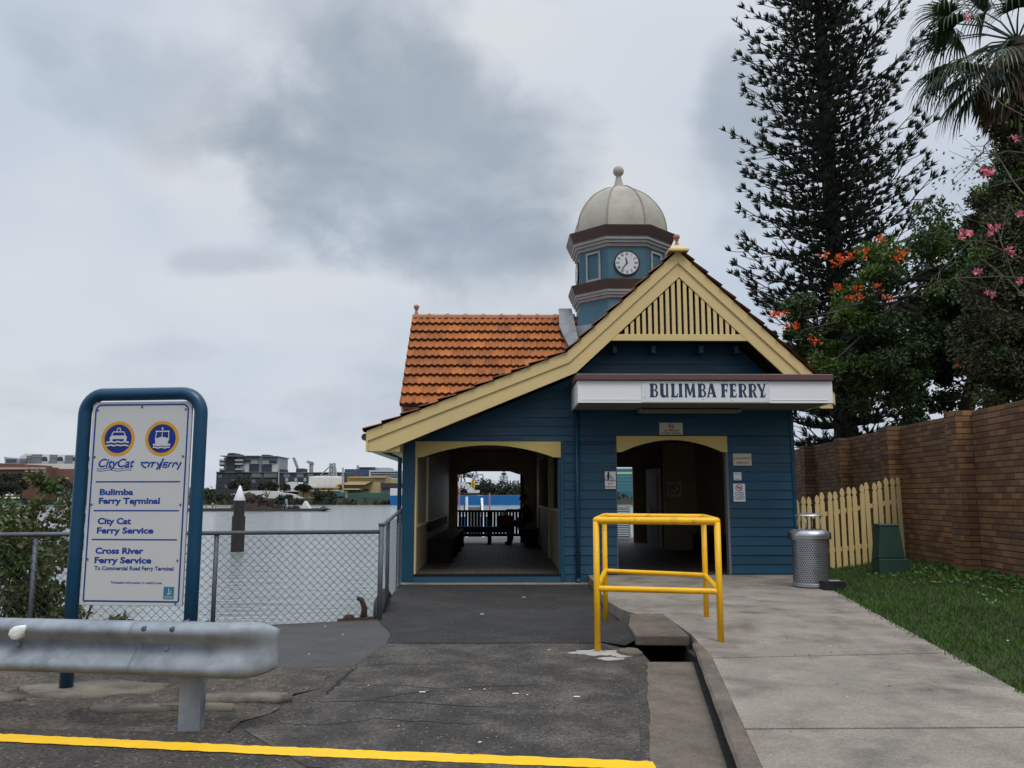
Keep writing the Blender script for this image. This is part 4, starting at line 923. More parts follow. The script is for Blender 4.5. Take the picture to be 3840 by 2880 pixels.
# ================================================================== ROADSIDE SIGN
SL, SR = V((-3.105, 6.27, 0)), V((-2.205, 6.17, 0)); sd_ = (SR-SL); SWID = sd_.length; sd_.normalize(); sn = V((sd_.y, -sd_.x, 0))
S = thing('terminal_sign', tuple((SL+SR)/2), 'tall white ferry sign with blue lettering in a rounded teal tube frame', 'sign')
b = MB().mat('teal_frame'); r = .15; zt_ = 2.165; pts = [SL+V((0, 0, -.1)), SL+V((0, 0, 1.0)), SL+V((0, 0, zt_-r))]
for i in range(1, 8): a = PI/2*i/8; pts.append(SL+sd_*(r-r*math.cos(a))+V((0, 0, zt_-r+r*math.sin(a))))
for i in range(0, 9): a = PI/2*i/8; pts.append(SR-sd_*(r-r*math.sin(a))+V((0, 0, zt_-r+r*math.cos(a))))
pts += [SR+V((0, 0, 1.0)), SR+V((0, 0, -.1))]
b.tube(pts, .048, 14); b.build('frame', S, smooth=True)
PW0, PW1, PZ0, PZ1 = .065, SWID-.065, .625, 2.105      # panel along the sign, and its height
def sp(x, z, h): return SL+sd_*x+V((0, 0, z))+sn*(.012+h)
b = MB().mat('sign_white'); b.prism([sp(PW0, PZ0, 0), sp(PW1, PZ0, 0), sp(PW1, PZ1, 0), sp(PW0, PZ1, 0)], -sn*.022); pan = b.build('panel', S, bevel=.004)
# pixel of the first close-up -> panel coordinates (corners 558,150 / 1212,150 / 480,1440 / 1146,1455)
def pc(x, y):
    t = (y-150)/1297.; xl0 = 558-78*t; xr0 = 1212-66*t; return PW0+(PW1-PW0)*(x-xl0)/(xr0-xl0), PZ1+(PZ0-PZ1)*t
b = MB().mat('sign_blue')
def strip(mb, pts, w_, h, closed=False):
    """flat painted line of even width on the panel"""
    n = len(pts); P = [V((p[0], p[1])) for p in pts]; a, c = [], []
    for i in range(n):
        d = (P[(i+1) % n if closed else min(i+1, n-1)]-P[(i-1) % n if closed else max(i-1, 0)])
        d = d.normalized() if d.length else V((1, 0)); q = V((-d.y, d.x))*w_/2; a.append(P[i]+q); c.append(P[i]-q)
    m = n if closed else n-1; vs = [sp(p.x, p.y, h) for p in a+c]
    mb.add(vs, [(i, (i+1) % n, n+(i+1) % n, n+i) for i in range(m)])
x0, z1 = pc(585, 170); x1, _ = pc(1187, 170); z0 = pc(500, 1420)[1]; x0 = PW0+.028; x1 = PW1-.028
rc = .045; border = []
for cx, cz, a0 in ((x1-rc, z1-rc, 0), (x0+rc, z1-rc, 90)): border += [(cx+rc*math.cos(R(a0+q*15)), cz+rc*math.sin(R(a0+q*15))) for q in range(7)]
border += [(x0, z0+.004), (x0+.004, z0), (x1-.004, z0), (x1, z0+.004)]
strip(b, border, .012, .0008, True)
for (xa_, ya), (xb_, yb_) in (((580, 669), (1133, 671)), ((568, 853), (1125, 856)), ((556, 1036), (1113, 1043))):
    p, q = pc(xa_, ya), pc(xb_, yb_); strip(b, [p, (q[0], p[1])], .010, .0008)
b.build('border', S)
b = MB()
def words(txt, x, y, hpx, wpx, bold=.03, shear=0., mat='sign_blue'):
    """text whose capital height and width are given in close-up pixels"""
    b.mat(mat); X0, Z0 = pc(x, y); X1 = pc(x+wpx, y)[0]; hh = hpx*1.148/1000.*1.0; size = hh/.73
    tmp = MB(); text_mesh(tmp, txt, size, lambda a, c, h: (a, c, h), 'LEFT', size*bold*1.35, 1, shear); xs = [v_[0] for v_ in tmp.v]; k = (X1-X0)/(max(xs)-min(xs)); m0 = min(xs)
    b.add([sp(X0+(v_[0]-m0)*k, Z0+v_[1], .0009) for v_ in tmp.v], tmp.f)
words('Bulimba', 606, 752, 38, 222); words('Ferry Terminal', 601, 808, 38, 400)
words('City Cat', 594, 937, 38, 220); words('Ferry Service', 590, 996, 38, 370)
words('Cross River', 581, 1124, 38, 315); words('Ferry Service', 576, 1183, 38, 372); words('To Commercial Road Ferry Terminal', 576, 1227, 25, 516, .025)
words('Timetable information in waiting area', 683, 1311, 15, 334, .015)
words('CityCat', 596, 574, 56, 238, .018, .3)
for dy in (0, 13):
    pts = []
    for i in range(15):
        x = 585+i*(232/14); pts.append(pc(x, 583+dy+4*math.sin(i*.9)))
    strip(b, pts, .0045, .0009)
# the second logotype, drawn letter by letter in slanted strokes
Q = lambda pts, w_=.0125: strip(b, [pc(x, y) for x, y in pts], w_, .0009+.0001*random.random())
for pts in ([(928, 546), (876, 546), (880, 556), (900, 577), (912, 577)], [(936, 546), (922, 577)], [(940, 546), (975, 546)], [(958, 546), (945, 577)], [(984, 543), (990, 562)], [(1012, 543), (978, 592)],
            [(1030, 524), (1020, 526), (1010, 560), (996, 590)], [(1056, 546), (1030, 546), (1020, 576), (1048, 576)], [(1026, 561), (1050, 561)], [(1054, 577), (1064, 552), (1082, 546)], [(1082, 577), (1092, 552), (1110, 546)], [(1110, 544), (1116, 564)], [(1140, 544), (1114, 592)]): Q(pts)
b.build('lettering', S)
for cx_, nm in ((726, 0), (1014, 1)):
    X0, Z0 = pc(cx_, 391); b = MB(); rO, rI = .130, .106
    b.mat('roundel_gold'); b.disc(sp(X0, Z0, .0008), sn, rO, 40, rI-.002); b.mat('roundel_blue'); b.disc(sp(X0, Z0, .0012), sn, rI, 40); b.mat('sign_white')
    U_ = lambda u, v, h=.0018: sp(X0+u*rI, Z0+v*rI, h); kk = [0]
    def poly(pts):
        kk[0] += 1; b.add([U_(u, v, .0018+.00008*kk[0]) for u, v in pts], [tuple(range(len(pts)))])
    def line(pts, w_=.05):
        for (a, c), (d, e) in zip(pts, pts[1:]):
            q = V((-(e-c), d-a)).normalized()*w_/2; poly([(a+q.x, c+q.y), (d+q.x, e+q.y), (d-q.x, e-q.y), (a-q.x, c-q.y)])
    def wave(y, x0, x1, w_, n=16, A=.035, per=.5): line([(x0+(x1-x0)*i/n, y+A*math.cos(2*PI*(x0+(x1-x0)*i/n)/per)) for i in range(n+1)], w_)
    if nm == 0:
        poly([(-.62, .10), (-.50, .23), (.52, .23), (.66, .12), (.60, .0), (-.58, .0)]); poly([(-.62, .1), (-.4, .1), (-.4, -.24), (-.58, -.24)]); poly([(.44, .1), (.64, .1), (.60, -.24), (.44, -.24)]); poly([(-.58, -.02), (.6, -.02), (.58, .1), (-.6, .1)])
        line([(-.50, .2), (-.38, .48), (.42, .48), (.52, .2)], .07); line([(-.12, .5), (-.06, .74), (.12, .74), (.16, .5)], .06); wave(-.22, -.85, .82, .11); wave(-.46, -.86, .82, .10)
    else:
        poly([(-.50, .0), (0, .13), (.54, .0), (.40, -.46), (-.44, -.46)]); line([(-.48, 0), (-.40, .48)], .06); line([(.50, 0), (.47, .48)], .06); line([(0, .1), (.02, .66)], .05); line([(-.48, .5), (.54, .5)], .08); b.disc(U_(.02, .70, .003), sn, .008, 12)
        wave(-.45, -.62, .64, .13); wave(-.63, -.62, .62, .10)
    b.build('roundel', S)
b = MB().mat('logo_teal'); p0, p1 = pc(1025, 1405), pc(1097, 1328); b.add([sp(p0[0], p0[1], .0008), sp(p1[0], p0[1], .0008), sp(p1[0], p1[1], .0008), sp(p0[0], p1[1], .0008)], [(0, 1, 2, 3)])
b.mat('sign_white'); w_ = p1[0]-p0[0]; h_ = p1[1]-p0[1]
for u0, u1, v0, v1 in ((.46, .54, .35, .88), (.30, .70, .40, .46), (.66, .72, .40, .70), (.08, .92, .20, .235), (.08, .92, .10, .135)): b.add([sp(p0[0]+u*w_, p0[1]+v*h_, .0014) for u, v in ((u0, v0), (u1, v0), (u1, v1), (u0, v1))], [(0, 1, 2, 3)])
b.build('council_emblem', S)
for x, y in ((592, 203), (884, 184), (1170, 202), (572, 508), (1152, 506), (555, 814), (838, 814), (1136, 815), (533, 1160), (1118, 1165), (515, 1420), (1106, 1432)):
    X, Z = pc(x, y); b = MB().mat('galv_dull'); b.disc(sp(X, Z, .004), sn, .0085, 10); b.build('rivet', S)

# ================================================================== GUARD RAIL
G = thing('guard_rail', (-2.6, 5.4, 0), 'galvanised W-beam guard rail on a steel post with a curved end', 'guard rail')
prof = [(-.005, .155), (.030, .153), (.062, .142), (.080, .125), (.085, .108), (.081, .092), (.062, .072), (.034, .046), (.014, .026), (.008, 0), (.014, -.026), (.034, -.046), (.062, -.072), (.081, -.092), (.085, -.108), (.080, -.125), (.062, -.142), (.030, -.153), (-.005, -.155)]
gd = V((1, -.155, 0)).normalized(); gn = V((gd.y, -gd.x, 0))     # gn points to the road
def gy(x): return 5.27-.155*(x+1.87)
def rail(x0, x1, nseg, zc_, flare=False, d0=0.):
    vs = []; n = len(prof)
    for i in range(nseg+1):
        t = i/nseg; x = x0+(x1-x0)*t; c = V((x, gy(x), zc_))
        for o, z in prof:
            if flare:
                e = t**3.2; o2 = o*(1-e)+(.075-.02*(abs(z)/.155)**4)*e; bend = -.16*max(0, (t-.55)/.45)**2.2; kz = 1+.10*e-(.12*max(0, (t-.8)/.2)**2)
                k = max(0, (t-.72)/.28); rr = 1-.30*k**3*(abs(z)/.155)**2
                p = c+gn*(o2+bend+d0)+V((0, 0, z*kz*rr))
            else: p = c+gn*(o+d0)+V((0, 0, z))
            vs.append(p)
    mb = MB().mat('galv'); mb.add(vs, [(i*n+j, (i+1)*n+j, (i+1)*n+j+1, i*n+j+1) for i in range(nseg) for j in range(n-1)]); return mb
rb = rail(-6.5, -1.92, 40, .487); o = rb.build('beam', G, smooth=True); md = o.modifiers.new('t', 'SOLIDIFY'); md.thickness = .004
rb = rail(-2.22, -1.355, 36, .487, True, .006); o = rb.build('end_terminal', G, smooth=True); md = o.modifiers.new('t', 'SOLIDIFY'); md.thickness = .004
b = MB().mat('galv'); pxp = -1.875; yb0 = gy(pxp)+.02
for x0, x1, y0, y1 in ((pxp-.066, pxp+.066, yb0+.01, yb0+.018), (pxp-.066, pxp-.058, yb0+.018, yb0+.10), (pxp+.058, pxp+.066, yb0+.018, yb0+.10)): b.box(x0, x1, y0, y1, -.1, .645)
b.build('post', G, bevel=.003)
for X in (-4.1, -6.2):
    b = MB().mat('galv'); yb0 = gy(X)+.02; b.box(X-.075, X+.075, yb0+.01, yb0+.018, -.1, .64); b.box(X+.067, X+.075, yb0+.018, yb0+.1, -.1, .64); b.build('post', G)
for x, o, z in ((-2.13, .078, .612), (-1.95, .078, .612), (-2.02, .012, .487), (-3.0, .008, .487)):
    b = MB().mat('galv_dull' if z > .5 else 'galv'); c = V((x, gy(x), z))+gn*(o+.006); b.tube([c-gn*.01, c+gn*.010, c+gn*.014], [.017, .016, .008], 12); b.build('bolt', G)
b = MB().mat('reflector'); c = at(65, 2372, gy(-3.2)-.125); d = 14
el = [(-.060, -.012), (-.050, .016), (-.022, .036), (.016, .043), (.050, .046), (.058, .030), (.048, 0), (.028, -.028), (0, -.044), (-.034, -.040)]
for s0, s1, h0, h1 in ((1, 1, -.03, .004), (1, .8, .004, .016), (.8, .4, .016, .022)):
    A_ = [c+gd*(x*s0)+V((0, 0, z*s0))+gn*h0 for x, z in el]; B_ = [c+gd*(x*s1)+V((0, 0, z*s1))+gn*h1 for x, z in el]; n = len(el); b.add(A_+B_, [(i, (i+1) % n, n+(i+1) % n, n+i) for i in range(n)])
b.add(B_, [tuple(range(len(el)))]); rf = b.build('reflector', G, smooth=True)

# ================================================================== WIRE FENCES
def chain(mb, P, Q, z0a, z1a, z0b, z1b, pitch_=.088, r=.0023):
    """diamond netting between two uprights"""
    P, Q = V(P), V(Q); Lh = (Q-P).length; d = (Q-P)/Lh; nrm = V((-d.y, d.x, 0))
    zb = lambda s_: z0a+(z0b-z0a)*s_/Lh; zt = lambda s_: z1a+(z1b-z1a)*s_/Lh
    H = max(z1a-z0a, z1b-z0b); n = int((Lh+H)/pitch_)+2; mb.mat('wire')
    for sg in (1, -1):
        for i in range(-1, n+1):
            s0 = i*pitch_-(H if sg > 0 else 0); pts = []
            for q in range(0, 25):
                tt = q/24; s_ = s0+(H*tt if sg > 0 else H*tt*1.0); s_ = s0+H*tt if sg > 0 else s0+H-H*tt
                z = z0a+H*tt
                if -.001 <= s_ <= Lh+.001 and zb(min(max(s_, 0), Lh))-.02 <= z <= zt(min(max(s_, 0), Lh))+.005: pts.append(P+d*s_+V((0, 0, z))+nrm*(.003*sg+.004*math.sin(q*2.6)))
            if len(pts) > 1: mb.tube([pts[0], pts[-1]], r, 4, False)
FN = thing('wire_fence', (-3.4, fy(-3.4), 0), 'low chain-link fence with grey pipe posts along the river edge', 'fence')
X0 = -7.9
b = MB(); chain(b, (X0, fy(X0), 0), (-1.376, fy(-1.376), 0), .01, 1.02, .01, .99); b.build('netting', FN)
b = MB().mat('galv_dull'); b.tube([(X0, fy(X0), 1.045), (-1.376, fy(-1.376), 1.0)], .024, 10); b.build('top_rail', FN, smooth=True)
for x in (-6.45, -4.741, -3.092):
    b = MB().mat('galv_dull'); z = 1.02-.04*(x+7)/5.6; b.tube([(x, fy(x)+.02, -.2), (x, fy(x)+.02, z)], .024, 10); b.ball((x, fy(x)+.02, z), .031, 8); b.build('post', FN, smooth=True)
b = MB().mat('galv_dull'); b.tube([(-1.376, 9.9, -.2), (-1.376, 9.9, 1.08)], .030, 10); b.tube([(-1.376, 9.9, 1.07), (-1.376, 9.9, 1.10)], .034, 10); b.build('post', FN, smooth=True)
F2 = thing('wire_fence', (-1.47, 11.9, 0), 'short chain-link fence running from the corner post to the terminal wall', 'fence')
b = MB(); chain(b, (-1.376, 9.93, 0), (-1.58, 13.75, 0), .02, 1.05, .05, 1.17, .10, .0010); b.build('netting', F2)
b = MB().mat('galv_dull'); b.tube([(-1.376, 9.9, 1.06), (-1.59, 13.8, 1.2)], .026, 10); b.build('top_rail', F2, smooth=True)
for x, y, z in ((-1.45, 11.3, 1.11), (-1.57, 13.7, 1.19)):
    b = MB().mat('galv_dull'); b.tube([(x-.03, y, -.3), (x-.03, y, z)], .026, 10); b.build('post', F2, smooth=True)
b = MB().mat('far_light'); b.box(-1.60, -1.575, 13.35, 13.75, .02, .98); tag(b.build('white_board'), 'narrow white board standing between the wire fence and the terminal corner', 'board')
# rusty mooring fitting on the sea wall
t = thing('mooring_cleat', (-1.56, 10.0, 0), 'rusty curved mooring cleat on the sea wall beside the fence corner', 'mooring cleat')
b = MB().mat('rust'); b.tube([(-1.58, 9.98, -.03), (-1.56, 9.98, .12), (-1.60, 9.98, .22), (-1.65, 9.98, .235)], [.045, .034, .030, .026], 10); b.build('horn', t, smooth=True)
b = MB().mat('rust'); b.lathe([(.07, -.02), (.07, .03), (.05, .06), (.001, .07)], (-1.73, 9.93, -.01), 12); b.tube([(-1.85, 9.86, -.01), (-1.45, 10.0, .0)], .03, 8); b.build('base', t, smooth=True)
b = MB().mat('black'); b.tube([(-1.46, 10.3, -.05), (-1.46, 10.6, .10), (-1.47, 11.0, .16), (-1.48, 11.6, .08)], [.05, .09, .08, .03], 8); tag(b.build('rubber_fender', smooth=True), 'black rubber fender lying at the foot of the short wire fence', 'fender')

# ================================================================== YELLOW BARRIER
B4 = thing('pipe_barrier', (1.55, 8.6, 0), 'yellow pipe barrier of four posts and two rails around the drain', 'barrier')
FL, BL, FR, BR = V((.905, 7.87, 0)), V((1.215, 9.72, 0)), V((1.97, 7.60, .0)), V((2.225, 9.15, .0))
zt_, zm = 1.185, .565; r = .031
for nm, p, zb in (('post', FL, -.05), ('post', BL, -.05), ('post', FR, .10), ('post', BR, .10)):
    b = MB().mat('yellow_pipe'); b.tube([p+V((0, 0, zb)), p+V((0, 0, zt_-.01))], .0285, 14); b.build(nm, B4, smooth=True)
cs = [FL, FR, BR, BL]
for z in (zt_, zm):
    pts = []
    for i in range(4):
        p, a, c = cs[i], cs[i-1], cs[(i+1) % 4]; d0 = (a-p).normalized()*.05; d1 = (c-p).normalized()*.05
        for q in range(5): t = q/4; pts.append(p*(1-0)+d0*(1-t)**2+d1*t**2)
    pts.append(pts[0]); pts.append(pts[1])
    off = V((0, -.0, 0)) if z == zt_ else V((0, 0, 0))
    b = MB().mat('yellow_pipe'); b.tube([p+V((0, 0, z)) for p in pts], .034 if z == zt_ else .027, 14, False); b.build('rail', B4, smooth=True)
# concrete drain slab
b = MB().mat('concrete_dirty'); b.prism([(x, y, .035) for x, y in [(1.27, 7.98), (1.765, 7.93), (1.80, 8.6), (1.86, 9.36), (1.44, 9.40), (1.38, 9.05), (1.30, 8.6)]], (0, 0, .093))
tag(b.build('drain_cover', bevel=.012), 'worn concrete slab over the dark drain mouth inside the yellow barrier', 'drain cover')
b = MB().mat('concrete_dirty'); p = [(x*1.0, y) for x, y in blobpoly(1.19, 7.75, .11, .16, 16, .25)]; b.prism([(x, y, -.05) for x, y in p], (0, 0, .085)); tag(b.build('broken_stone', bevel=.015), 'broken lump of concrete at the corner of the drain mouth', 'stone')

# ================================================================== LITTER BIN
BX, BYY = 4.47, 12.12; BN = thing('litter_bin', (BX, BYY, .12), 'round perforated silver litter bin with a raised hood', 'litter bin')
b = MB(); b.mat('steel'); b.lathe([(.245, .135), (.262, .15), (.262, .185), (.25, .19), (.25, .80), (.262, .805), (.275, .82), (.275, .85)], (BX, BYY, 0), 40, capb=True)
b.mat('hole')
for k in range(22):
    z = .215+k*.0265
    for j in range(46):
        a = 2*PI*(j+.5*(k % 2))/46; c = V((BX+.2515*math.cos(a), BYY+.2515*math.sin(a), z)); b.disc(c, (math.cos(a), math.sin(a), 0), .0105, 6)
b.build('body', BN, smooth=False)
b = MB().mat('steel'); b.lathe([(.278, .845), (.282, .86), (.268, .90), (.235, .935), (.20, .945), (.19, .93)], (BX, BYY, 0), 40); b.build('lid', BN, smooth=True)
b = MB().mat('steel'); b.lathe([(.20, 1.128), (.20, 1.14), (.13, 1.168), (.001, 1.18)], (BX, BYY, 0), 32, capb=True); b.build('hood', BN, smooth=True)
for j in range(4):
    a = PI/4+j*PI/2+.2; b = MB().mat('steel'); b.tube([(BX+.16*math.cos(a), BYY+.16*math.sin(a), .92), (BX+.16*math.cos(a), BYY+.16*math.sin(a), 1.14)], .013, 8); b.build('hood_support', BN, smooth=True)
b = MB().mat('black')
for sx_ in (-1, 1): b.box(BX+sx_*.285-.025, BX+sx_*.285+.025, BYY-.03, BYY+.03, .80, .90)
b.build('clasp', BN, bevel=.01)
b = MB().mat('black'); b.box(BX+.02, BX+.30, BYY-.46, BYY-.20, .125, .25); b.mat('galv'); b.hexa([(BX+.09, BYY-.45, .253), (BX+.24, BYY-.45, .253), (BX+.24, BYY-.38, .262), (BX+.09, BYY-.38, .262), (BX+.09, BYY-.45, .257), (BX+.24, BYY-.45, .257), (BX+.24, BYY-.38, .266), (BX+.09, BYY-.38, .266)]); b.build('foot_pedal', BN, bevel=.008)

# ================================================================== PICKET FENCE, PILLAR, BRICK WALL
PF = thing('picket_fence', (6.1, 14.55, .15), 'cream picket fence stepping up the lawn between terminal and brick wall', 'fence')
n = 18; A_, B_ = V((5.08, 14.3, 0)), V((7.2, 14.78, 0))
for i in range(n):
    t = i/(n-1); p = A_+(B_-A_)*t; zt = 1.375+.42*t+.02*math.sin(i*1.9); zb = .06+.27*t; w_ = .043
    o = [(-w_, zb), (w_, zb), (w_, zt-.17), (w_*.62, zt-.15), (w_*.62, zt-.135), (w_*1.0, zt-.115), (w_*1.0, zt-.075), (w_*.7, zt-.03), (0, zt), (-w_*.7, zt-.03), (-w_*1.0, zt-.075), (-w_*1.0, zt-.115), (-w_*.62, zt-.135), (-w_*.62, zt-.15), (-w_, zt-.17)]
    b = MB().mat('cream'); ln = .012*math.sin(i*2.7); b.prism([(p.x+x+ln*(z-zb), p.y+.225*x, z) for x, z in o], (0, .02, 0)); b.build('picket', PF)
b = MB().mat('cream')
for z0, z1 in ((.42, .66), (1.02, 1.36)): b.bar(A_+V((-.05, .045, z0)), B_+V((.03, .045, z1)), .04, .07)
for t in (0.02, .98): p = A_+(B_-A_)*t; b.box(p.x-.04, p.x+.04, p.y+.07, p.y+.15, 0, 1.25+.4*t)
b.build('rail', PF)
b = MB().mat('blue_trim'); b.box(4.97, 5.26, 15.2, 15.5, 1.25, 1.98); tag(b.build('meter_box', bevel=.01), 'blue meter box on the terminal side wall above the picket fence', 'meter box')
PL = thing('service_pillar', (6.03, 13.0, .2), 'dark green tapered electrical service pillar in front of the picket fence', 'service pillar')
def frust(mb, cx, cy, w0, d0, z0, w1, d1, z1): mb.hexa([(cx-w0, cy-d0, z0), (cx+w0, cy-d0, z0), (cx+w0, cy+d0, z0), (cx-w0, cy+d0, z0), (cx-w1, cy-d1, z1), (cx+w1, cy-d1, z1), (cx+w1, cy+d1, z1), (cx-w1, cy+d1, z1)])
b = MB().mat('pillar_green'); frust(b, 6.03, 13.0, .245, .15, .15, .232, .14, .47); b.build('base', PL, bevel=.012)
b = MB().mat('pillar_green'); frust(b, 6.0, 13.0, .205, .13, .475, .150, .11, .955); b.build('cover', PL, bevel=.012)
b = MB().mat('pillar_green'); frust(b, 5.995, 13.0, .162, .12, .955, .155, .112, .995); b.build('cap', PL, bevel=.012)
def brick_box(me_v, me_f, me_uv, P, Q, th, z0a, z0b, z1a, z1b):
    """a box of wall from P to Q with its own running-bond coordinates"""
    P, Q = V(P), V(Q); d = (Q-P); Ln = d.length; d.normalize(); n = V((d.y, -d.x, 0)); o = len(me_v)
    c = [P, Q, Q-n*th, P-n*th]; zs0, zs1 = [z0a, z0b, z0b, z0a], [z1a, z1b, z1b, z1a]
    me_v += [(p.x, p.y, z) for p, z in zip(c, zs0)]+[(p.x, p.y, z) for p, z in zip(c, zs1)]
    s0 = P.y
    for f, us in (((0, 1, 5, 4), (0, Ln, Ln, 0)), ((1, 2, 6, 5), (0, th, th, 0)), ((2, 3, 7, 6), (0, Ln, Ln, 0)), ((3, 0, 4, 7), (0, th, th, 0))):
        me_f.append(tuple(o+i for i in f)); me_uv += [(u+s0, me_v[o+i][2]) for u, i in zip(us, f)]
    me_f.append((o+4, o+5, o+6, o+7)); me_uv += [(0, 0), (0, Ln), (th, Ln), (th, 0)]
def brick_obj(name, boxes, parent):
    v, f, uv = [], [], []
    for a in boxes: brick_box(v, f, uv, *a)
    o3 = ORG[parent.name]; me = bpy.data.meshes.new(name); me.from_pydata([tuple(V(p)-o3) for p in v], [], f); me.materials.append(M['brick'])
    l = me.uv_layers.new(name='UVMap'); l.data.foreach_set('uv', [x for p in uv for x in p])
    o = bpy.data.objects.new(name, me); col.objects.link(o); o.parent = parent; ORG[o.name] = o3
    bm = o.modifiers.new('bevel', 'BEVEL'); bm.width = .006; bm.segments = 1; return o
BW = thing('brick_wall', (7.3, 14.5, .2), 'long brown brick garden wall with projecting piers beside the lawn', 'wall')
WT = 2.60
brick_obj('wall', [((wx(5)+.06, 5, 0), (wx(27)+.06, 27, 0), .22, -.1, -.1, WT-.04, WT-.04)], BW)
brick_obj('coping', [((wx(5)+.063, 5, 0), (wx(27)+.063, 27, 0), .215, WT-.038, WT-.038, WT+.048, WT+.048)], BW)
for yc_ in (6.75, 9.48, 12.2, 14.93, 17.65, 20.4, 23.1): brick_obj('pier', [((wx(yc_-.18)-.035, yc_-.18, 0), (wx(yc_+.18)-.035, yc_+.18, 0), .36, -.1, -.1, WT+(.062 if yc_ < 15 else .044), WT+(.062 if yc_ < 15 else .044))], BW)
# ================================================================== FURNITURE AND PEOPLE INSIDE
bn = thing('bench', (-1.1, 18.5, .14), 'dark timber bench along the river side wall inside the terminal', 'bench')
b = MB().mat('dark_wood')
for k in range(3): b.box(-1.33+k*.15, -1.20+k*.15, 16.4, 21.8, .56, .60)
b.build('seat', bn)
for y in (16.42, 18.2, 20.0, 21.7): b = MB().mat('dark_wood'); b.box(-1.34, -.90, y, y+.07, .138, .56); b.build('leg', bn)
b = MB().mat('dark_wood'); b.box(-1.36, -1.335, 16.4, 21.8, .74, .92); b.build('backrest', bn)
bn = thing('bench', (-.3, 23.2, .14), 'dark timber bench across the back opening inside the terminal', 'bench')
b = MB().mat('dark_wood')
for k in range(3): b.box(-1.15, .30, 23.0+k*.14, 23.12+k*.14, .55, .60)
b.box(-1.15, .30, 23.0, 23.03, .45, .55); b.build('seat', bn)
for x in (-1.12, -.31, .22): b = MB().mat('dark_wood'); b.box(x, x+.09, 23.02, 23.4, .138, .55); b.build('leg', bn)
bn = thing('bench', (.86, 22.4, .14), 'dark timber bench under the seated person by the inner wall', 'bench')
b = MB().mat('dark_wood'); b.box(.60, 1.02, 21.6, 23.7, .56, .60); b.build('seat', bn)
for y in (21.65, 23.55): b = MB().mat('dark_wood'); b.box(.66, 1.0, y, y+.07, .138, .56); b.build('leg', bn)
bn = thing('bench', (4.5, 17.2, .14), 'dark timber bench along the right wall behind the doorway', 'bench')
b = MB().mat('dark_wood'); b.box(4.32, 4.78, 15.4, 19.0, .56, .60); b.build('seat', bn)
for y in (15.45, 17.2, 18.9): b = MB().mat('dark_wood'); b.box(4.36, 4.76, y, y+.07, .138, .56); b.build('leg', bn)
b = MB().mat('cream_inside'); b.box(4.79, 4.80, 15.4, 19.0, .75, .79); b.build('backrest', bn)

# ---- seated person, facing the river (-x), one arm stretched out towards the bag
def hand_chains(w, d, up, side, curl=.5, s_=1.):
    """palm from the wrist w along d, four fingers of unequal length and a thumb from the palm's side"""
    w, d, up, side = V(w), V(d).normalized(), V(up).normalized(), V(side).normalized(); out = []
    def P(a, r): return (a.x, a.y, a.z, r)
    k = w+d*.085*s_; out.append([P(w, .026), P(w+d*.04*s_, .034), P(k, .034)])
    for i, ln in enumerate((.072, .082, .076, .060)):
        r0 = w+d*.075*s_+side*(-.030+.020*i)*s_; a = r0; ch = [P(a, .0095)]
        for q in range(3):
            th = curl*(q+.6)*.5; a = a+(d*math.cos(th)-up*math.sin(th))*ln*s_*(.45, .32, .23)[q]; ch.append(P(a, (.009, .0082, .0072)[q]))
        out.append(ch)
    a = w+d*.03*s_-side*.030*s_; c = a+(d*.6-side*.75-up*.2).normalized()*.035*s_; e = c+(d*.9-side*.2-up*.45).normalized()*.030*s_
    out.append([P(a, .012), P(c, .0105), P(e, .008)]); return out
PX, PY = .68, 22.95; sz = .60
PN = thing('person', (PX, PY, .14), 'seated person in dark clothes reaching an arm towards a red bag inside the terminal', 'person')
hip = (PX+.06, PY, sz+.11); 
def lx2(s_): return PY+s_*.095
ch = [[(*hip, .135), (PX+.10, PY, sz+.25, .125), (PX+.10, PY, sz+.40, .150), (PX+.055, PY, sz+.525, .125), (PX+.01, PY, sz+.60, .055), (PX-.015, PY, sz+.66, .052), (PX-.03, PY, sz+.735, .088), (PX-.03, PY, sz+.80, .092), (PX-.02, PY, sz+.85, .060)]]
for s_ in (-1, 1): ch.append([hip+(.135,), (PX-.06, lx2(s_), sz+.095, .088), (PX-.38, PY+s_*.11, sz+.09, .064), (PX-.36, PY+s_*.11, .36, .056), (PX-.335, PY+s_*.11, .20, .040), (PX-.40, PY+s_*.115, .175, .036), (PX-.50, PY+s_*.12, .165, .028)])
sh = (PX+.055, PY, sz+.525, .125); w1, w2 = V((PX-.42, PY-.20, sz+.46)), V((PX-.22, PY+.22, sz+.17))
ch.append([sh, (PX+.03, PY-.17, sz+.50, .062), (PX-.17, PY-.225, sz+.44, .045), (w1.x+.03, w1.y, w1.z, .030), (w1.x, w1.y, w1.z, .026)])
ch.append([sh, (PX+.04, PY+.17, sz+.50, .062), (PX+.02, PY+.25, sz+.26, .045), (w2.x, w2.y, w2.z, .027)])
body = skin_body('body', ch+hand_chains(w1, (-1, .1, -.25), (0, 0, 1), (0, 1, 0), .8)+hand_chains(w2, (-1, -.2, -.25), (0, 0, 1), (0, 1, 0), .6), 'skin', PN)
skin_body('shirt', [[(*hip, .178), (PX+.10, PY, sz+.25, .172), (PX+.10, PY, sz+.40, .185), (PX+.055, PY, sz+.525, .152), (PX+.02, PY, sz+.575, .07)], [(PX+.055, PY, sz+.525, .152), (PX+.03, PY-.17, sz+.50, .088), (PX-.11, PY-.21, sz+.46, .070)], [(PX+.055, PY, sz+.525, .152), (PX+.04, PY+.17, sz+.50, .088), (PX+.02, PY+.235, sz+.32, .070)]], 'shirt_dark', PN)
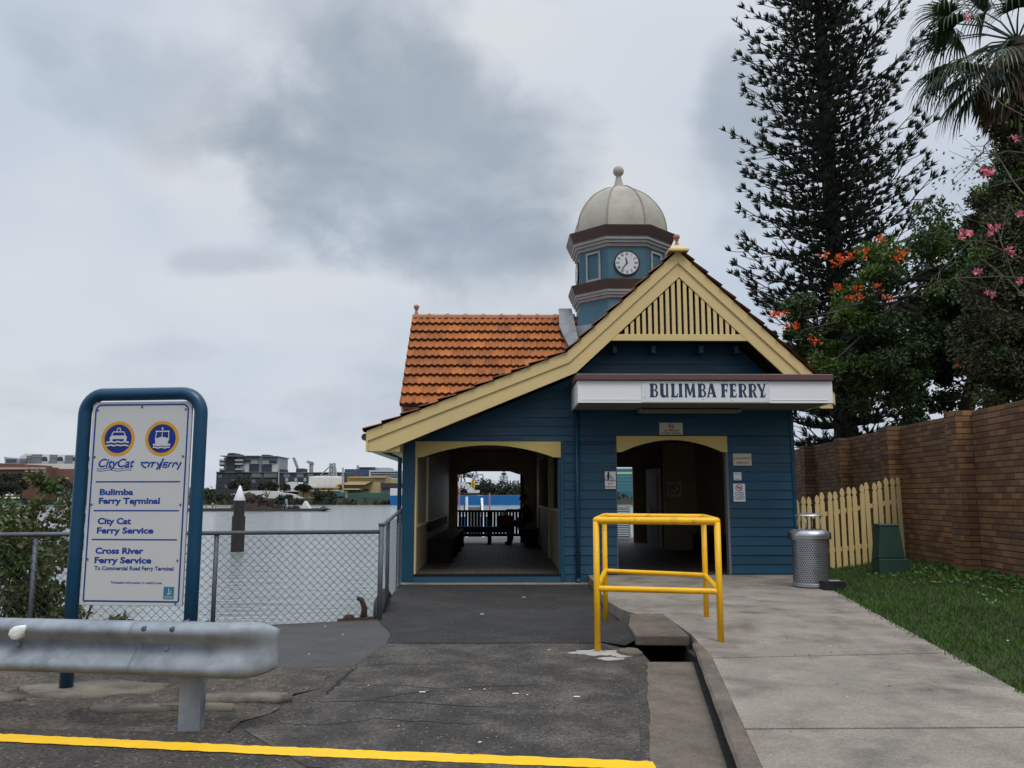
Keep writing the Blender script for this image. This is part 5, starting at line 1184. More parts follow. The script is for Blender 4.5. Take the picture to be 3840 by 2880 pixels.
skin_body('trousers', [[hip+(.170,), (PX-.06, lx2(s_), sz+.095, .115), (PX-.38, PY+s_*.11, sz+.09, .090), (PX-.36, PY+s_*.11, .36, .080), (PX-.338, PY+s_*.11, .23, .060)] for s_ in (-1, 1)], 'trousers', PN)
for s_ in (-1, 1): skin_body('shoe', [[(PX-.315, PY+s_*.11, .185, .045), (PX-.42, PY+s_*.115, .178, .042), (PX-.53, PY+s_*.12, .170, .034)]], 'black', PN)
b = MB().mat('skin'); b.ball((PX-.125, PY, sz+.755), .018, 8, 1.3); b.ball((PX-.03, PY-.088, sz+.765), .022, 8, 1.5); b.ball((PX-.03, PY+.088, sz+.765), .022, 8, 1.5); b.mat('black_ink'); b.ball((PX-.112, PY-.032, sz+.785), .010, 8); b.ball((PX-.112, PY+.032, sz+.785), .010, 8); b.mat('red_ink'); b.box(PX-.118, PY and PX-.108, PY-.022, PY+.022, sz+.705, sz+.712); b.build('face', PN, smooth=True)
b = MB().mat('hair'); b.lathe([(.098, -.02), (.104, .03), (.098, .075), (.070, .112), (.03, .128), (.001, .130)], (PX-.015, PY, sz+.755), 16); b.build('hair', PN, smooth=True)
BG = thing('shopping_bag', (.15, 23.2, .605), 'dark red shopping bag standing on the bench by the back opening', 'bag')
b = MB().mat('bag_red'); b.hexa([(-.02, 23.05, .606), (.34, 23.05, .606), (.34, 23.30, .606), (-.02, 23.30, .606), (-.06, 23.06, .91), (.38, 23.06, .90), (.38, 23.28, .90), (-.06, 23.28, .91)]); b.build('body', BG, bevel=.03)
b = MB().mat('bag_white'); b.tube([(.08, 23.1, .90), (.10, 23.1, .99), (.22, 23.1, .99), (.26, 23.1, .90)], .014, 6); b.ball((.17, 23.17, .93), .07, 10); b.build('handle', BG, smooth=True)

# ================================================================== RIVER: PILE, WORK BARGE, PEOPLE, GANGWAY
PX0 = (-14.55, 47.4); t = thing('mooring_pile', (PX0[0], PX0[1], WATER_Z), 'dark round mooring pile with a white conical cap standing in the river', 'pile')
b = MB().mat('pile_dark'); b.tube([(PX0[0], PX0[1], -4), (PX0[0], PX0[1], .35)], .36, 20); b.tube([(PX0[0], PX0[1], .35), (PX0[0], PX0[1], 1.22)], .30, 20); b.build('shaft', t, smooth=False)
b = MB().mat('white'); b.lathe([(.30, 1.22), (.32, 1.25), (.07, 1.98), (.03, 2.05), (.001, 2.06)], (PX0[0], PX0[1], 0), 20); b.build('cap', t, smooth=True)
WB = 184.0
def wz(x, y): p = z4(x, y, WB); return p
bx0, bx1 = z4(-30, 655, WB).x, z4(1315, 655, WB).x
t = thing('work_barge', ((bx0+bx1)/2, WB, WATER_Z), 'low flat work barge loaded with brown debris moored in the river', 'barge')
b = MB().mat('far_dark'); b.prism([(bx0, WB-3, -1.7), (bx1-2, WB-3, -1.7), (bx1, WB-3, -1.1), (bx0, WB-3, -1.1)], (0, 7, 0)); b.mat('debris'); b.box(bx0, bx1-1, WB-2.9, WB+3.9, -1.099, -1.0); b.build('hull', t)
b = MB().mat('debris'); random.seed(3)
for i in range(420):
    u = random.random(); x = bx0+(bx1-bx0)*(.42+.42*u*.9); tt = (x-z4(525, 600, WB).x)/(z4(850, 600, WB).x-z4(525, 600, WB).x); h = 3.0*max(0, 1-abs(tt-.38)*1.55)
    z = -1+h*random.random()**.5; s_ = random.uniform(.25, .8); c = V((x, WB+random.uniform(-2, 3), z)); d = V((random.gauss(0, 1), random.gauss(0, 1), random.gauss(0, .5))).normalized()
    b.bar(c-d*s_, c+d*s_, s_*.5, s_*.35)
p0, p1 = z4(525, 640, WB), z4(850, 640, WB); W_ = p1.x-p0.x
NN = 16; hp = [max(.15, 3.6*max(0, 1-abs(i/NN-.36)*1.5)**.8*random.uniform(.78, 1.1)) for i in range(NN+1)]; vs = []
for i in range(NN+1): x = p0.x-2+(W_+2)*i/NN; vs += [(x, WB-2.8, -1), (x, WB-1.2+random.uniform(-.4, .4), -1+hp[i]*random.uniform(.5, .8)), (x, WB+random.uniform(-.4, .4), -1+hp[i]), (x, WB+3.5, -1)]
b.add(vs, [(4*i+j, 4*i+4+j, 4*i+5+j, 4*i+1+j) for i in range(NN) for j in range(3)])
b.build('debris_heap', t)
for u0, u1, v0, hh, k in ((900, 945, 590, 2, 'far_light'), (1055, 1150, 595, 1.6, 'far_white'), (1240, 1310, 640, .7, 'far_grey')):
    b = MB().mat(k); q0, q1 = z4(u0, 630, WB), z4(u1, 630, WB); b.prism([(q0.x, WB-2, -1), (q1.x, WB-2, -1), (q1.x-.5, WB-2, -.3), ((q0.x+q1.x)/2, WB-2, -1+hh), (q0.x+.6, WB-2, -.4)], (0, 2.5, 0)); b.build('tarpaulin', t)
def far_person(u, vt, vb, label, top, low):
    p = z4(u, vb, WB-3.2); hh = z4(u, vt, WB-3.2).z+1.0; hh = max(1.0, min(1.9, hh)); x, y, z = p.x, WB-1.5, -1.0
    o = thing('person', (x, y, z), label, 'person'); k = hh/1.8
    hip_ = (x, y, z+.95*k, .15*k); shd = (x, y, z+1.42*k, .15*k)
    ch = [[hip_, shd, (x, y, z+1.52*k, .06*k), (x, y, z+1.66*k, .10*k), (x, y, z+1.74*k, .08*k)]]
    for s_ in (-1, 1): ch.append([hip_, (x+s_*.10*k, y, z+.85*k, .10*k), (x+s_*.12*k, y, z+.48*k, .075*k), (x+s_*.13*k, y, z+.07*k, .05*k), (x+s_*.14*k, y-.15*k, z+.04*k, .04*k)]); ch.append([shd, (x+s_*.2*k, y, z+1.38*k, .07*k), (x+s_*.27*k, y-.05*k, z+1.1*k, .05*k), (x+s_*.22*k, y-.2*k, z+.92*k, .04*k)])
    skin_body('body', ch, 'skin', o, 1)
    skin_body('jacket', [[(x, y, z+.85*k, .19*k), (x, y, z+1.15*k, .19*k), (x, y, z+1.42*k, .19*k)], [(x, y, z+1.42*k, .19*k), (x-.2*k, y, z+1.38*k, .1*k), (x-.27*k, y-.05*k, z+1.1*k, .08*k)], [(x, y, z+1.42*k, .19*k), (x+.2*k, y, z+1.38*k, .1*k), (x+.27*k, y-.05*k, z+1.1*k, .08*k)]], top, o, 1)
    skin_body('trousers', [[hip_[:3]+(.17*k,), (x+s_*.11*k, y, z+.80*k, .12*k), (x+s_*.12*k, y, z+.48*k, .09*k), (x+s_*.13*k, y, z+.12*k, .07*k)] for s_ in (-1, 1)], low, o, 1)
far_person(212, 570, 650, 'standing worker in an orange jacket on the work barge', 'hi_vis', 'black')
far_person(150, 615, 655, 'small figure in red at the left end of the work barge', 'cloth_red', 'cloth_red')
far_person(240, 605, 650, 'figure in grey beside the orange jacketed worker on the barge', 'cloth_grey', 'cloth_grey')
# gangway and pontoon seen through the back opening
GY = 40.0
t = thing('gangway', (-1.1, GY, -1.6), 'white framed gangway and pontoon beyond the back balustrade', 'gangway')
b = MB().mat('concrete'); b.box(-3.2, 2.4, GY-1, GY+3.5, -1.9, -1.0); b.build('pontoon', t)
b = MB().mat('white'); 
def q5(x, y): p = z5(x, y, GY); return (p.x, GY, p.z)
b.bar(q5(590, 730), (q5(592, 1070)[0], GY, -1.0), .09, .12); b.bar(q5(955, 770), (q5(1035, 1190)[0], GY, -1.0), .09, .12); b.bar(q5(960, 770), (q5(1000, 1300)[0], GY-1.2, -1.0), .08, .08)
b.build('strut', t)
b = MB().mat('far_grey'); b.box(q5(612, 0)[0], q5(930, 0)[0], GY+.1, GY+.16, -1.0, q5(612, 990)[2]); b.build('panel', t)
b = MB().mat('far_dark'); b.tube([q5(545, 930), q5(525, 985), q5(540, 1070)], .03, 6); b.tube([q5(945, 900), q5(925, 1000), q5(945, 1070)], .03, 6); b.build('cable', t)
b = MB().mat('hull_blue'); b.box(-1.9, -.45, GY+.9, GY+1.9, -1.0, .45); b.mat('far_white'); b.box(-1.95, -.4, GY+.85, GY+1.95, .45, .52); tag(b.build('storage_box', bevel=.02), 'blue storage box on the pontoon behind the gangway', 'box')
for u, lab in ((408, 'thin red pole on the pontoon left of the white gangway struts'), (1146, 'thin red pole on the pontoon right of the white gangway struts')):
    b = MB().mat('cloth_red'); p = q5(u, 640 if u > 1000 else 560); b.tube([(p[0], GY, -1.0), p], .03, 8); o = b.build('marker_pole', smooth=True); tag(o, lab, 'pole', 'red poles on the pontoon')
t = thing('pontoon_railing', (.6, 36, -1), 'pale railing along the pontoon', 'railing') if False else None

# ================================================================== FAR BANK
def fbox(mb, P0, P1, depth, mat=None):
    """box between two picture corners (already points on one plane) with real depth"""
    if mat: mb.mat(mat)
    mb.box(min(P0.x, P1.x), max(P0.x, P1.x), P0.y, P0.y+depth, min(P0.z, P1.z), max(P0.z, P1.z))
def pbox(mb, Z, x0, y0, x1, y1, Y, depth, mat=None): fbox(mb, Z(x0, y0, Y), Z(x1, y1, Y), depth, mat)
# --- apartment block
Y = 372.0; c = z4(560, 475, Y); t = thing('apartment_block', (c.x, Y+10, 0), 'dark and white apartment block with stacked balconies on the far bank', 'building')
b = MB(); pbox(b, z4, 275, 300, 845, 545, Y, 22, 'far_dark'); pbox(b, z4, 270, 292, 848, 300, Y-.6, 23, 'far_grey'); b.build('podium', t)
b = MB(); pbox(b, z4, 345, 160, 835, 298, Y+2, 18, 'far_light'); pbox(b, z4, 375, 125, 445, 298, Y+1, 12, 'far_dark'); pbox(b, z4, 385, 119, 435, 128, Y+1.5, 10); pbox(b, z4, 470, 150, 520, 240, Y+1.2, 8, 'far_grey')
pbox(b, z4, 495, 220, 575, 292, Y+1.5, 3, 'far_white'); pbox(b, z4, 595, 185, 655, 220, Y+1.5, 3); pbox(b, z4, 697, 188, 757, 222, Y+1.5, 3); pbox(b, z4, 783, 225, 836, 292, Y+1.5, 3)
pbox(b, z4, 577, 222, 660, 290, Y+1.2, 3, 'far_glass'); pbox(b, z4, 690, 224, 783, 290, Y+1.2, 3); pbox(b, z4, 500, 185, 583, 200, Y+1.6, 3); pbox(b, z4, 768, 192, 825, 208, Y+1.6, 3); b.build('tower', t)
b = MB(); pbox(b, z4, 310, 143, 665, 151, Y-1, 22, 'far_grey'); pbox(b, z4, 675, 147, 835, 154, Y-1, 22); pbox(b, z4, 690, 135, 755, 148, Y+4, 8, 'far_dark'); b.build('roof', t)
for k, y in enumerate((178, 212, 262)):
    for x0, x1 in ((300, 345), (445, 515)):
        b = MB(); pbox(b, z4, x0, y, x1, y+16, Y-1.5, 5, 'far_light'); pbox(b, z4, x0+3, y+17, x1-3, y+30, Y+1.9, 2, 'far_glass'); b.build('balcony', t)
for i in range(9):
    for j in range(3):
        x = 290+i*62; y = 318+j*46; b = MB(); pbox(b, z4, x, y, x+34, y+30, Y-.15, .4, 'far_glass' if (i+j) % 3 else 'far_grey'); b.build('window', t)
# --- terrace row
Y = 366.0; c = z4(1150, 475, Y); t = thing('terrace_row', (c.x, Y+8, 0), 'long dark row of terraces with grey panels on the far bank', 'building')
b = MB(); pbox(b, z4, 850, 300, 1462, 545, Y, 18, 'far_dark'); pbox(b, z4, 846, 296, 1466, 304, Y-.6, 19, 'far_grey')
pbox(b, z4, 840, 270, 893, 297, Y+4, 8, 'far_dark'); pbox(b, z4, 1008, 262, 1075, 297, Y+4, 8); b.build('wall', t)
for x0, x1 in ((600, 680), (710, 835), (895, 950), (1015, 1075), (1115, 1165), (1410, 1458)):
    if x0 < 850: continue
    b = MB(); pbox(b, z4, x0, 308, x1, 345, Y-.25, .5, 'far_grey'); b.build('panel', t)
for i, x in enumerate(range(868, 1150, 42)):
    b = MB(); pbox(b, z4, x, 350, x+24, 382, Y-.2, .4, 'far_light' if i % 2 else 'far_glass'); b.build('window', t)
Y = 371.6
for x0, x1 in ((600, 680), (712, 835)):
    b = MB(); pbox(b, z4, x0, 308, x1, 345, Y, .3, 'far_grey'); b.build('panel', bpy.data.objects['apartment_block'])
# --- office
Y = 420.0; c = z4(1700, 360, Y); t = thing('office_block', (c.x, Y+10, 0), 'office building with blue glass and white horizontal bands behind the yellow warehouse', 'building')
b = MB(); pbox(b, z4, 1455, 268, 1590, 520, Y, 20, 'far_glass_blue'); pbox(b, z4, 1590, 253, 1730, 520, Y-1, 22, 'far_glass_blue'); pbox(b, z4, 1588, 250, 1732, 256, Y-1.5, 23, 'far_dark'); pbox(b, z4, 1730, 255, 1870, 300, Y+3, 16, 'far_light'); pbox(b, z4, 1500, 310, 1590, 340, Y-.4, 1, 'far_brick'); b.build('glass_wing', t)
b = MB(); pbox(b, z4, 1682, 280, 1955, 520, Y-3, 20, 'far_white'); b.build('wall', t)
for y in (292, 313, 334): b = MB(); pbox(b, z4, 1695, y, 1950, y+9, Y-3.3, .5, 'far_glass'); b.build('window', t)
b = MB(); pbox(b, z4, 1567, 232, 1582, 268, Y+4, 2, 'crane_grey'); b.build('mast', t)
# --- yellow warehouse
Y = 350.0; c = z4(1620, 480, Y); t = thing('yellow_warehouse', (c.x, Y+10, 0), 'yellow industrial warehouse with stepped roofs on the far bank', 'building')
b = MB(); pbox(b, z4, 1480, 345, 1832, 545, Y+6, 20, 'far_yellow'); P = [z4(x, y, Y+5) for x, y in ((1380, 545), (1380, 410), (1490, 385), (1785, 385), (1785, 545))]; b.prism([tuple(p) for p in P][::-1], (0, 12, 0)); pbox(b, z4, 1830, 360, 2010, 400, Y+14, 16, 'far_yellow'); b.build('wall', t)
b = MB().mat('far_yellow_roof'); P = [z4(x, y, Y) for x, y in ((1375, 412), (1500, 383), (1700, 383), (1640, 412))]; b.prism([tuple(p) for p in P][::-1], (0, 13, 0)); P = [z4(x, y, Y+4) for x, y in ((1475, 345), (1500, 338), (1836, 336), (1836, 346))]; b.prism([tuple(p) for p in P][::-1], (0, 23, 0)); b.build('roof', t)
for x0, x1, y0, y1 in ((1632, 1678, 450, 470), (1588, 1612, 450, 470)): b = MB(); pbox(b, z4, x0, y0, x1, y1, Y+4.7, .6, 'far_glass'); b.build('window', t)
Y = 347.0; c = z4(1800, 450, Y); t = thing('warehouse_shed', (c.x+4, Y+5, 0), 'low dark grey roofed shed at the foot of the yellow warehouse', 'shed')
b = MB().mat('far_dark'); P = [z4(x, y, Y) for x, y in ((1785, 440), (1790, 395), (2020, 400), (2020, 440))]; b.prism([tuple(p) for p in P][::-1], (0, 9, 0)); b.build('roof', t); b = MB(); pbox(b, z4, 1795, 440, 2015, 545, Y+1, 7, 'far_grey'); b.build('wall', t)
Y = 345.0; c = z4(1260, 500, Y); t = thing('yellow_shed', (c.x, Y+5, 0), 'long low yellow shed in front of the white silos', 'shed')
b = MB(); pbox(b, z4, 1030, 470, 1480, 555, Y+1, 8, 'far_yellow'); pbox(b, z4, 1140, 442, 1385, 470, Y+2, 7, 'far_yellow'); b.build('wall', t); b = MB(); pbox(b, z4, 1025, 462, 1420, 472, Y, 10, 'far_yellow_roof'); pbox(b, z4, 1135, 432, 1390, 443, Y+1, 9); pbox(b, z4, 1450, 447, 1590, 458, Y, 9); b.build('roof', t)
for x in (1180, 1240, 1300): b = MB(); pbox(b, z4, x, 448, x+40, 458, Y+1.7, .5, 'far_glass'); b.build('window', t)
b = MB(); pbox(b, z4, 1365, 483, 1450, 520, Y-1, 2, 'far_teal'); b.build('hoarding', t)
# --- silos
Y = 356.0
for i, x in enumerate((1183, 1238, 1293, 1348)):
    c = z4(x, 430, Y); top = z4(x, 335, Y).z; b = MB().mat('far_white'); r_ = 3.6 if i < 3 else 3.9; b.lathe([(r_, 0), (r_, top-.6), (r_*.96, top), (.01, top+.3)], (c.x, Y+4, 0), 20)
    tag(b.build('silo', smooth=False), 'white storage silo, %s of the four beside the derrick' % ('leftmost', 'second from left', 'third from left', 'rightmost')[i], 'silo', 'white silos on the far bank')
# --- derrick, cranes, mast
def lattice(mb, a, c, w_, n, r=.16):
    a, c = V(a), V(c); d = (c-a); s_ = d.normalized().cross(V((0, 1, 0))).normalized()*w_; e = V((0, w_, 0))
    for o in (s_+e, s_-e, -s_-e, -s_+e): mb.bar(a+o*.5, c+o*.5, r, r)
    for k in range(n): p, q = a+d*k/n, a+d*(k+1)/n; sg = 1 if k % 2 else -1; mb.bar(p+s_*.5*sg, q-s_*.5*sg, r*.7, r*.7); mb.bar(p+e*.5*sg, q-e*.5*sg, r*.7, r*.7)
Y = 360.0; t = thing('derrick', tuple(z4(1340, 335, Y)), 'pale lattice derrick rising behind the white silos', 'crane')
b = MB().mat('crane_grey'); A = z4(1345, 215, Y)
lattice(b, z4(1335, 400, Y), A, 2.0, 9, .35); lattice(b, z4(1378, 400, Y), A, 1.6, 8, .3); b.build('tower', t)
b = MB().mat('crane_grey')
for q in ((1262, 305), (1245, 320), (1230, 330), (1210, 345)): b.bar(A, z4(*q, Y), .18, .18)
lattice(b, z4(1205, 345, Y), z4(1335, 330, Y), 1.0, 8, .2); b.build('boom', t)
Y = 640.0; t = thing('tower_crane', tuple(z4(1148, 400, Y)), 'distant pale tower crane above the terrace row', 'crane'); b = MB().mat('crane_grey'); lattice(b, z4(1148, 420, Y), z4(1148, 215, Y), 2.0, 20, .5); b.build('mast', t)
b = MB().mat('crane_grey'); lattice(b, z4(1108, 200, Y), z4(1140, 208, Y), 1.5, 4, .5); lattice(b, z4(1140, 208, Y), z4(1168, 215, Y), 1.5, 4, .5); pbox(b, z4, 1135, 213, 1165, 232, Y, 3); b.build('jib', t)
Y = 700.0; t = thing('luffing_crane', tuple(z4(1018, 400, Y)), 'thin luffing crane jib left of the tower crane', 'crane'); b = MB().mat('crane_grey'); lattice(b, z4(985, 163, Y), z4(1022, 255, Y), 1.5, 10, .5); b.build('jib', t); b = MB().mat('crane_grey'); b.bar(z4(1020, 250, Y), z4(1020, 420, Y), 1.2, 1.2); b.build('mast', t)
Y = 349.0; b = MB().mat('crane_grey'); b.tube([z4(1440, 520, Y), z4(1440, 255, Y)], .35, 8); tag(b.build('mast'), 'tall plain pole left of the yellow warehouse', 'mast')
Y = 368.0; b = MB().mat('crane_grey'); b.tube([z4(848, 420, Y-3), z4(848, 195, Y-3)], .3, 8); tag(b.build('mast'), 'slim pole beside the apartment block', 'mast')
# --- white tensile roofs
def vault(x0, x1, ytop, ybot, Y, dep, label, skew=.5):
    p0, p1 = z4(x0, ybot, Y), z4(x1, ybot, Y); zt = z4(x0, ytop, Y).z; n = 18; pts = [(p0.x+(p1.x-p0.x)*i/n, Y, max(p0.z, -1.0)+(zt-p0.z)*math.sin(PI*(i/n)**skew)**.6) for i in range(n+1)]
    b = MB().mat('far_white'); pts[0] = (pts[0][0], Y, min(pts[0][2], p0.z)); b.prism([(p[0], p[1], p[2]) for p in pts][::-1], (0, dep, 0)); tag(b.build('tensile_roof', smooth=False), label, 'roof', 'white tent roofs on the far bank')
vault(340, 1108, 466, 560, 341, 8, 'long low white tent roof along the far bank', .75); vault(835, 1160, 385, 475, 352, 12, 'smaller white tent roof behind the long one', .8)
# --- screened fence, walls
Y = 340.0; b = MB(); pbox(b, z4, 1490, 487, 1885, 590, Y, .4, 'far_green'); tag(b.build('screen_fence'), 'green screened fence on the far bank left of the blue barge', 'fence')
b = MB(); pbox(b, z4, 970, 545, 1500, 590, 339.0, .5, 'bank_soil'); tag(b.build('bank_wall'), 'low dark retaining wall at the waterline of the far bank', 'wall')
# --- blue barge
HY = 326.0; x0, x1 = z4(1880, 560, HY).x, 42.0; zt_ = z4(1880, 502, HY).z
t = thing('cargo_barge', ((x0+x1)/2, HY+5, WATER_Z), 'long bright blue barge hull moored along the far bank', 'barge')
b = MB().mat('hull_blue'); b.prism([(x0, HY, -2), (x1, HY, -2), (x1+1, HY, zt_-.4), (x0-.4, HY, zt_-.4)], (0, 11, 0)); b.build('hull', t)
b = MB(); b.mat('far_white'); b.box(x0-.3, x0+17, HY+.3, HY+10, zt_-.4, zt_+2.4); b.build('deck_house', t)
# --- far side seen through the terminal
Y = 338.0; t = thing('excavator', tuple(z5(640, 680, Y)), 'white long arm excavator on the far bank seen through the back opening', 'excavator')
b = MB().mat('far_white'); P = [z5(x, y, Y) for x, y in ((650, 640), (890, 640), (905, 600), (890, 570), (700, 570), (655, 610))]; b.prism([tuple(p) for p in P], (0, 4, 0)); b.build('body', t)
b = MB().mat('far_white'); pts = [z5(x, y, Y+1) for x, y in ((690, 610), (640, 520), (560, 450), (450, 425), (330, 470), (290, 560))]
for p, q in zip(pts, pts[1:]): b.bar(p, q, 1.4, 2.4)
b.build('arm', t)
b = MB().mat('far_dark'); P = [z5(x, y, Y) for x, y in ((390, 665), (900, 680), (900, 655), (600, 640), (400, 640))]; b.prism([tuple(p) for p in P][::-1], (0, 4, 0)); b.build('track', t)
Y = 345.0; t = thing('gantry_crane', tuple(z5(520, 400, Y)), 'dark lattice gantry crane at the left of the back opening view', 'crane')
b = MB().mat('far_dark'); lattice(b, z5(300, 180, Y), z5(770, 175, Y), 2.4, 9, .3); lattice(b, z5(500, 200, Y), z5(740, 250, Y), 1., 5, .3)
for a, c in (((450, 180), (450, 420)), ((500, 180), (560, 420)), ((400, 190), (380, 420)), ((730, 180), (715, 250)), ((560, 180), (500, 290)), ((600, 190), (700, 250))): b.bar(z5(*a, Y), z5(*c, Y), .5, .5)
b.build('frame', t); b = MB(); pbox(b, z5, 300, 380, 745, 470, Y+2, 6, 'far_dark'); b.build('base', t)
Y = 341.0; t = thing('crane_arm', tuple(z5(740, 550, Y)), 'yellow upright crane arm beside the white excavator', 'crane'); b = MB().mat('crane_yellow'); lattice(b, z5(725, 560, Y), z5(755, 320, Y), 1.2, 6, .45); b.build('lower_boom', t); b = MB().mat('crane_grey'); b.bar(z5(755, 330, Y), z5(790, 200, Y), 1.4, 1.4); b.bar(z5(860, 290, Y), z5(810, 100, Y), .8, .8); b.bar(z5(850, 200, Y), z5(970, 190, Y), .5, .5); b.bar(z5(970, 190, Y), z5(1000, 290, Y), .5, .5); b.build('upper_boom', t)
Y = 355.0; t = thing('beacon_tower', tuple(z5(1490, 420, Y)), 'pale lattice tower with a dark red and grey head', 'tower'); b = MB().mat('far_light'); lattice(b, z5(1487, 430, Y), z5(1490, 230, Y), 3.0, 8, .4); b.build('legs', t); b = MB(); pbox(b, z5, 1430, 155, 1555, 205, Y-1, 4, 'far_dark'); pbox(b, z5, 1465, 110, 1525, 155, Y-1, 4, 'far_light'); pbox(b, z5, 1470, 190, 1512, 240, Y-1.3, 4, 'far_brick'); b.build('head', t)
t = None
for i, x in enumerate((1430, 1590, 1648, 1725, 1765, 1815, 1850)):
    Y = 349.0; b = MB().mat('far_dark'); p = z5(x, 335+8*(i % 2), Y); b.tube([(p.x, Y, 0), tuple(p)], .28, 6); tag(b.build('timber_post'), 'thin dark post rising above the green bank, seen through the back opening', 'post', 'posts above the green bank')
Y = 333.0; b = MB(); pbox(b, z5, 300, 690, 2300, 790, Y, .4, 'far_grey'); tag(b.build('wharf_fence'), 'long grey mesh fence on the wharf above the blue barge', 'fence')
for i, (x0, x1, y0, y1) in enumerate(((840, 980, 695, 785), (1525, 1655, 745, 798))):
    b = MB(); pbox(b, z5, x0, y0, x1, y1, 332.4, .3, 'sign_yellow'); b.mat('black_ink')
    for k in (.35, .62): q0, q1 = z5(x0, y0, 332.35), z5(x1, y1, 332.35); zz = q0.z+(q1.z-q0.z)*k; b.box(q0.x+.25, q1.x-.25, 332.34, 332.39, zz-.06, zz+.06)
    tag(b.build('warning_sign'), ('large', 'small')[i]+' yellow warning sign on the wharf fence', 'sign')
Y = 352.0; p0 = at(2250, 1757, Y); t = thing('striped_shed', (p0.x+14, Y+8, 0), 'teal striped industrial shed seen through the right doorway', 'building')
b = MB(); xx = p0.x
for k, (v0, v1, m_) in enumerate(((1757, 1770, 'far_teal'), (1770, 1777, 'lime'), (1777, 1787, 'far_teal'), (1787, 1789, 'far_teal_pale'), (1789, 1799, 'far_teal'), (1799, 1801, 'far_teal_pale'), (1801, 1812, 'far_teal'), (1812, 1814, 'far_teal_pale'), (1814, 1824, 'far_teal'), (1824, 1826, 'far_teal_pale'), (1826, 1836, 'far_teal'), (1836, 1838, 'far_teal_pale'), (1838, 1875, 'far_teal'))):
    a, c = at(2250, v0, Y), at(2250, v1, Y); b.mat(m_); b.box(xx, xx+38, Y, Y+15, c.z, a.z)
b.build('wall', t)
# --- left far bank
Y = 350.0; c = z8(400, 900, Y); t = thing('brick_warehouse', (c.x, Y+12, 0), 'old brick woolstore with a cream stone band, at the far left across the river', 'building')
b = MB(); pbox(b, z8, -900, 560, 930, 1340, Y, 25, 'far_brick'); b.build('wall', t); b = MB(); pbox(b, z8, -900, 565, 935, 610, Y-.8, 26, 'far_stone'); pbox(b, z8, 520, 630, 935, 665, Y-.5, 2); pbox(b, z8, 865, 665, 915, 900, Y-.5, 2); b.build('cornice', t)
b = MB(); P = [z8(x, y, Y+3) for x, y in ((-900, 565), (-900, 470), (0, 480), (925, 525), (930, 565))]; b.mat('far_brick').prism([tuple(p) for p in P][::-1], (0, 20, 0)); b.build('parapet', t)
for i in range(7): b = MB(); pbox(b, z8, -100+i*150, 700, -40+i*150, 820, Y-.2, .5, 'far_glass'); b.build('window', t)
Y = 356.0; c = z8(1250, 900, Y); t = thing('brick_warehouse', (c.x, Y+12, 0), 'plain brick warehouse with a pale top storey behind the ferry sign', 'building')
b = MB(); pbox(b, z8, 925, 600, 2600, 1340, Y, 25, 'far_brick'); b.build('wall', t); b = MB(); pbox(b, z8, 540, 492, 2600, 602, Y+3, 20, 'far_white'); b.build('upper_storey', t)
for i in range(6): b = MB(); pbox(b, z8, 1000+i*180, 780, 1060+i*180, 850, Y-.2, .5, 'far_stone' if i == 2 else 'far_glass'); b.build('window', t)
Y = 366.0; c = z8(1000, 490, Y); t = thing('penthouse_block', (c.x, Y+8, 0), 'white modern apartments with tall grey windows above the brick warehouses', 'building')
b = MB(); P = [z8(x, y, Y) for x, y in ((410, 560), (410, 350), (520, 285), (2400, 330), (2400, 560))]; b.mat('far_white').prism([tuple(p) for p in P][::-1], (0, 18, 0)); b.build('wall', t)
for x0, x1, y0, y1 in ((415, 555, 385, 490), (555, 635, 325, 490), (655, 855, 300, 490), (1030, 1175, 308, 490), (1350, 1500, 320, 495), (1660, 1800, 330, 495), (1960, 2100, 340, 495)): b = MB(); pbox(b, z8, x0, y0, x1, y1, Y-.3, .6, 'far_grey'); b.mat('far_light'); pbox(b, z8, x0+4, y0+40, x1-4, y0+48, Y-.5, .3); b.build('window', t)
for x in (865, 1190, 1505, 1810): b = MB(); P = [z8(a, c, Y-.3) for a, c in ((x, 435), (x+120, 435), (x+95, 350), (x+40, 345), (x, 370))]; b.mat('far_glass').prism([tuple(p) for p in P], (0, .6, 0)); b.mat('far_light'); pbox(b, z8, x, 440, x+140, 490, Y-.5, .7); b.build('balcony', t)
Y = 372.0; c = z8(220, 470, Y); t = thing('glass_pavilion', (c.x, Y+5, 0), 'small pale glass rooftop building at the far left skyline', 'building'); b = MB(); P = [z8(x, y, Y) for x, y in ((110, 560), (85, 345), (180, 370), (345, 382), (340, 560))]; b.mat('far_light').prism([tuple(p) for p in P][::-1], (0, 10, 0)); b.build('wall', t)
for y in (395, 420, 445): b = MB(); pbox(b, z8, 120, y, 335, y+12, Y-.3, .5, 'far_glass_blue'); b.build('window', t)
Y = 318.0; c = z8(1350, 1340, Y); t = thing('ferry_shelter', (c.x, Y+3, WATER_Z), 'open ferry shelter on a dark pontoon at the far bank left of the sign', 'shelter')
b = MB(); pbox(b, z8, 1130, 1300, 1700, 1365, Y, 8, 'far_dark'); b.build('pontoon', t); b = MB(); pbox(b, z8, 1160, 1075, 1700, 1100, Y, 8, 'far_teal_pale'); b.build('roof', t)
for x in (1200, 1330, 1470, 1600): b = MB(); pbox(b, z8, x, 1100, x+12, 1300, Y+.2, .6, 'far_light'); b.build('column', t)
b = MB(); pbox(b, z8, 1215, 1200, 1460, 1300, Y+5, .6, 'far_grey'); b.build('screen', t)
Y = 300.0; c = z8(60, 1330, Y); t = thing('ferry_boat', (c.x, Y+2, WATER_Z), 'blue and white ferry boat at the far left of the river', 'ferry')
b = MB(); P = [z8(x, y, Y) for x, y in ((-700, 1345), (310, 1345), (330, 1322), (-700, 1322))]; b.mat('far_white').prism([tuple(p) for p in P], (0, 5, 0)); b.build('hull', t)
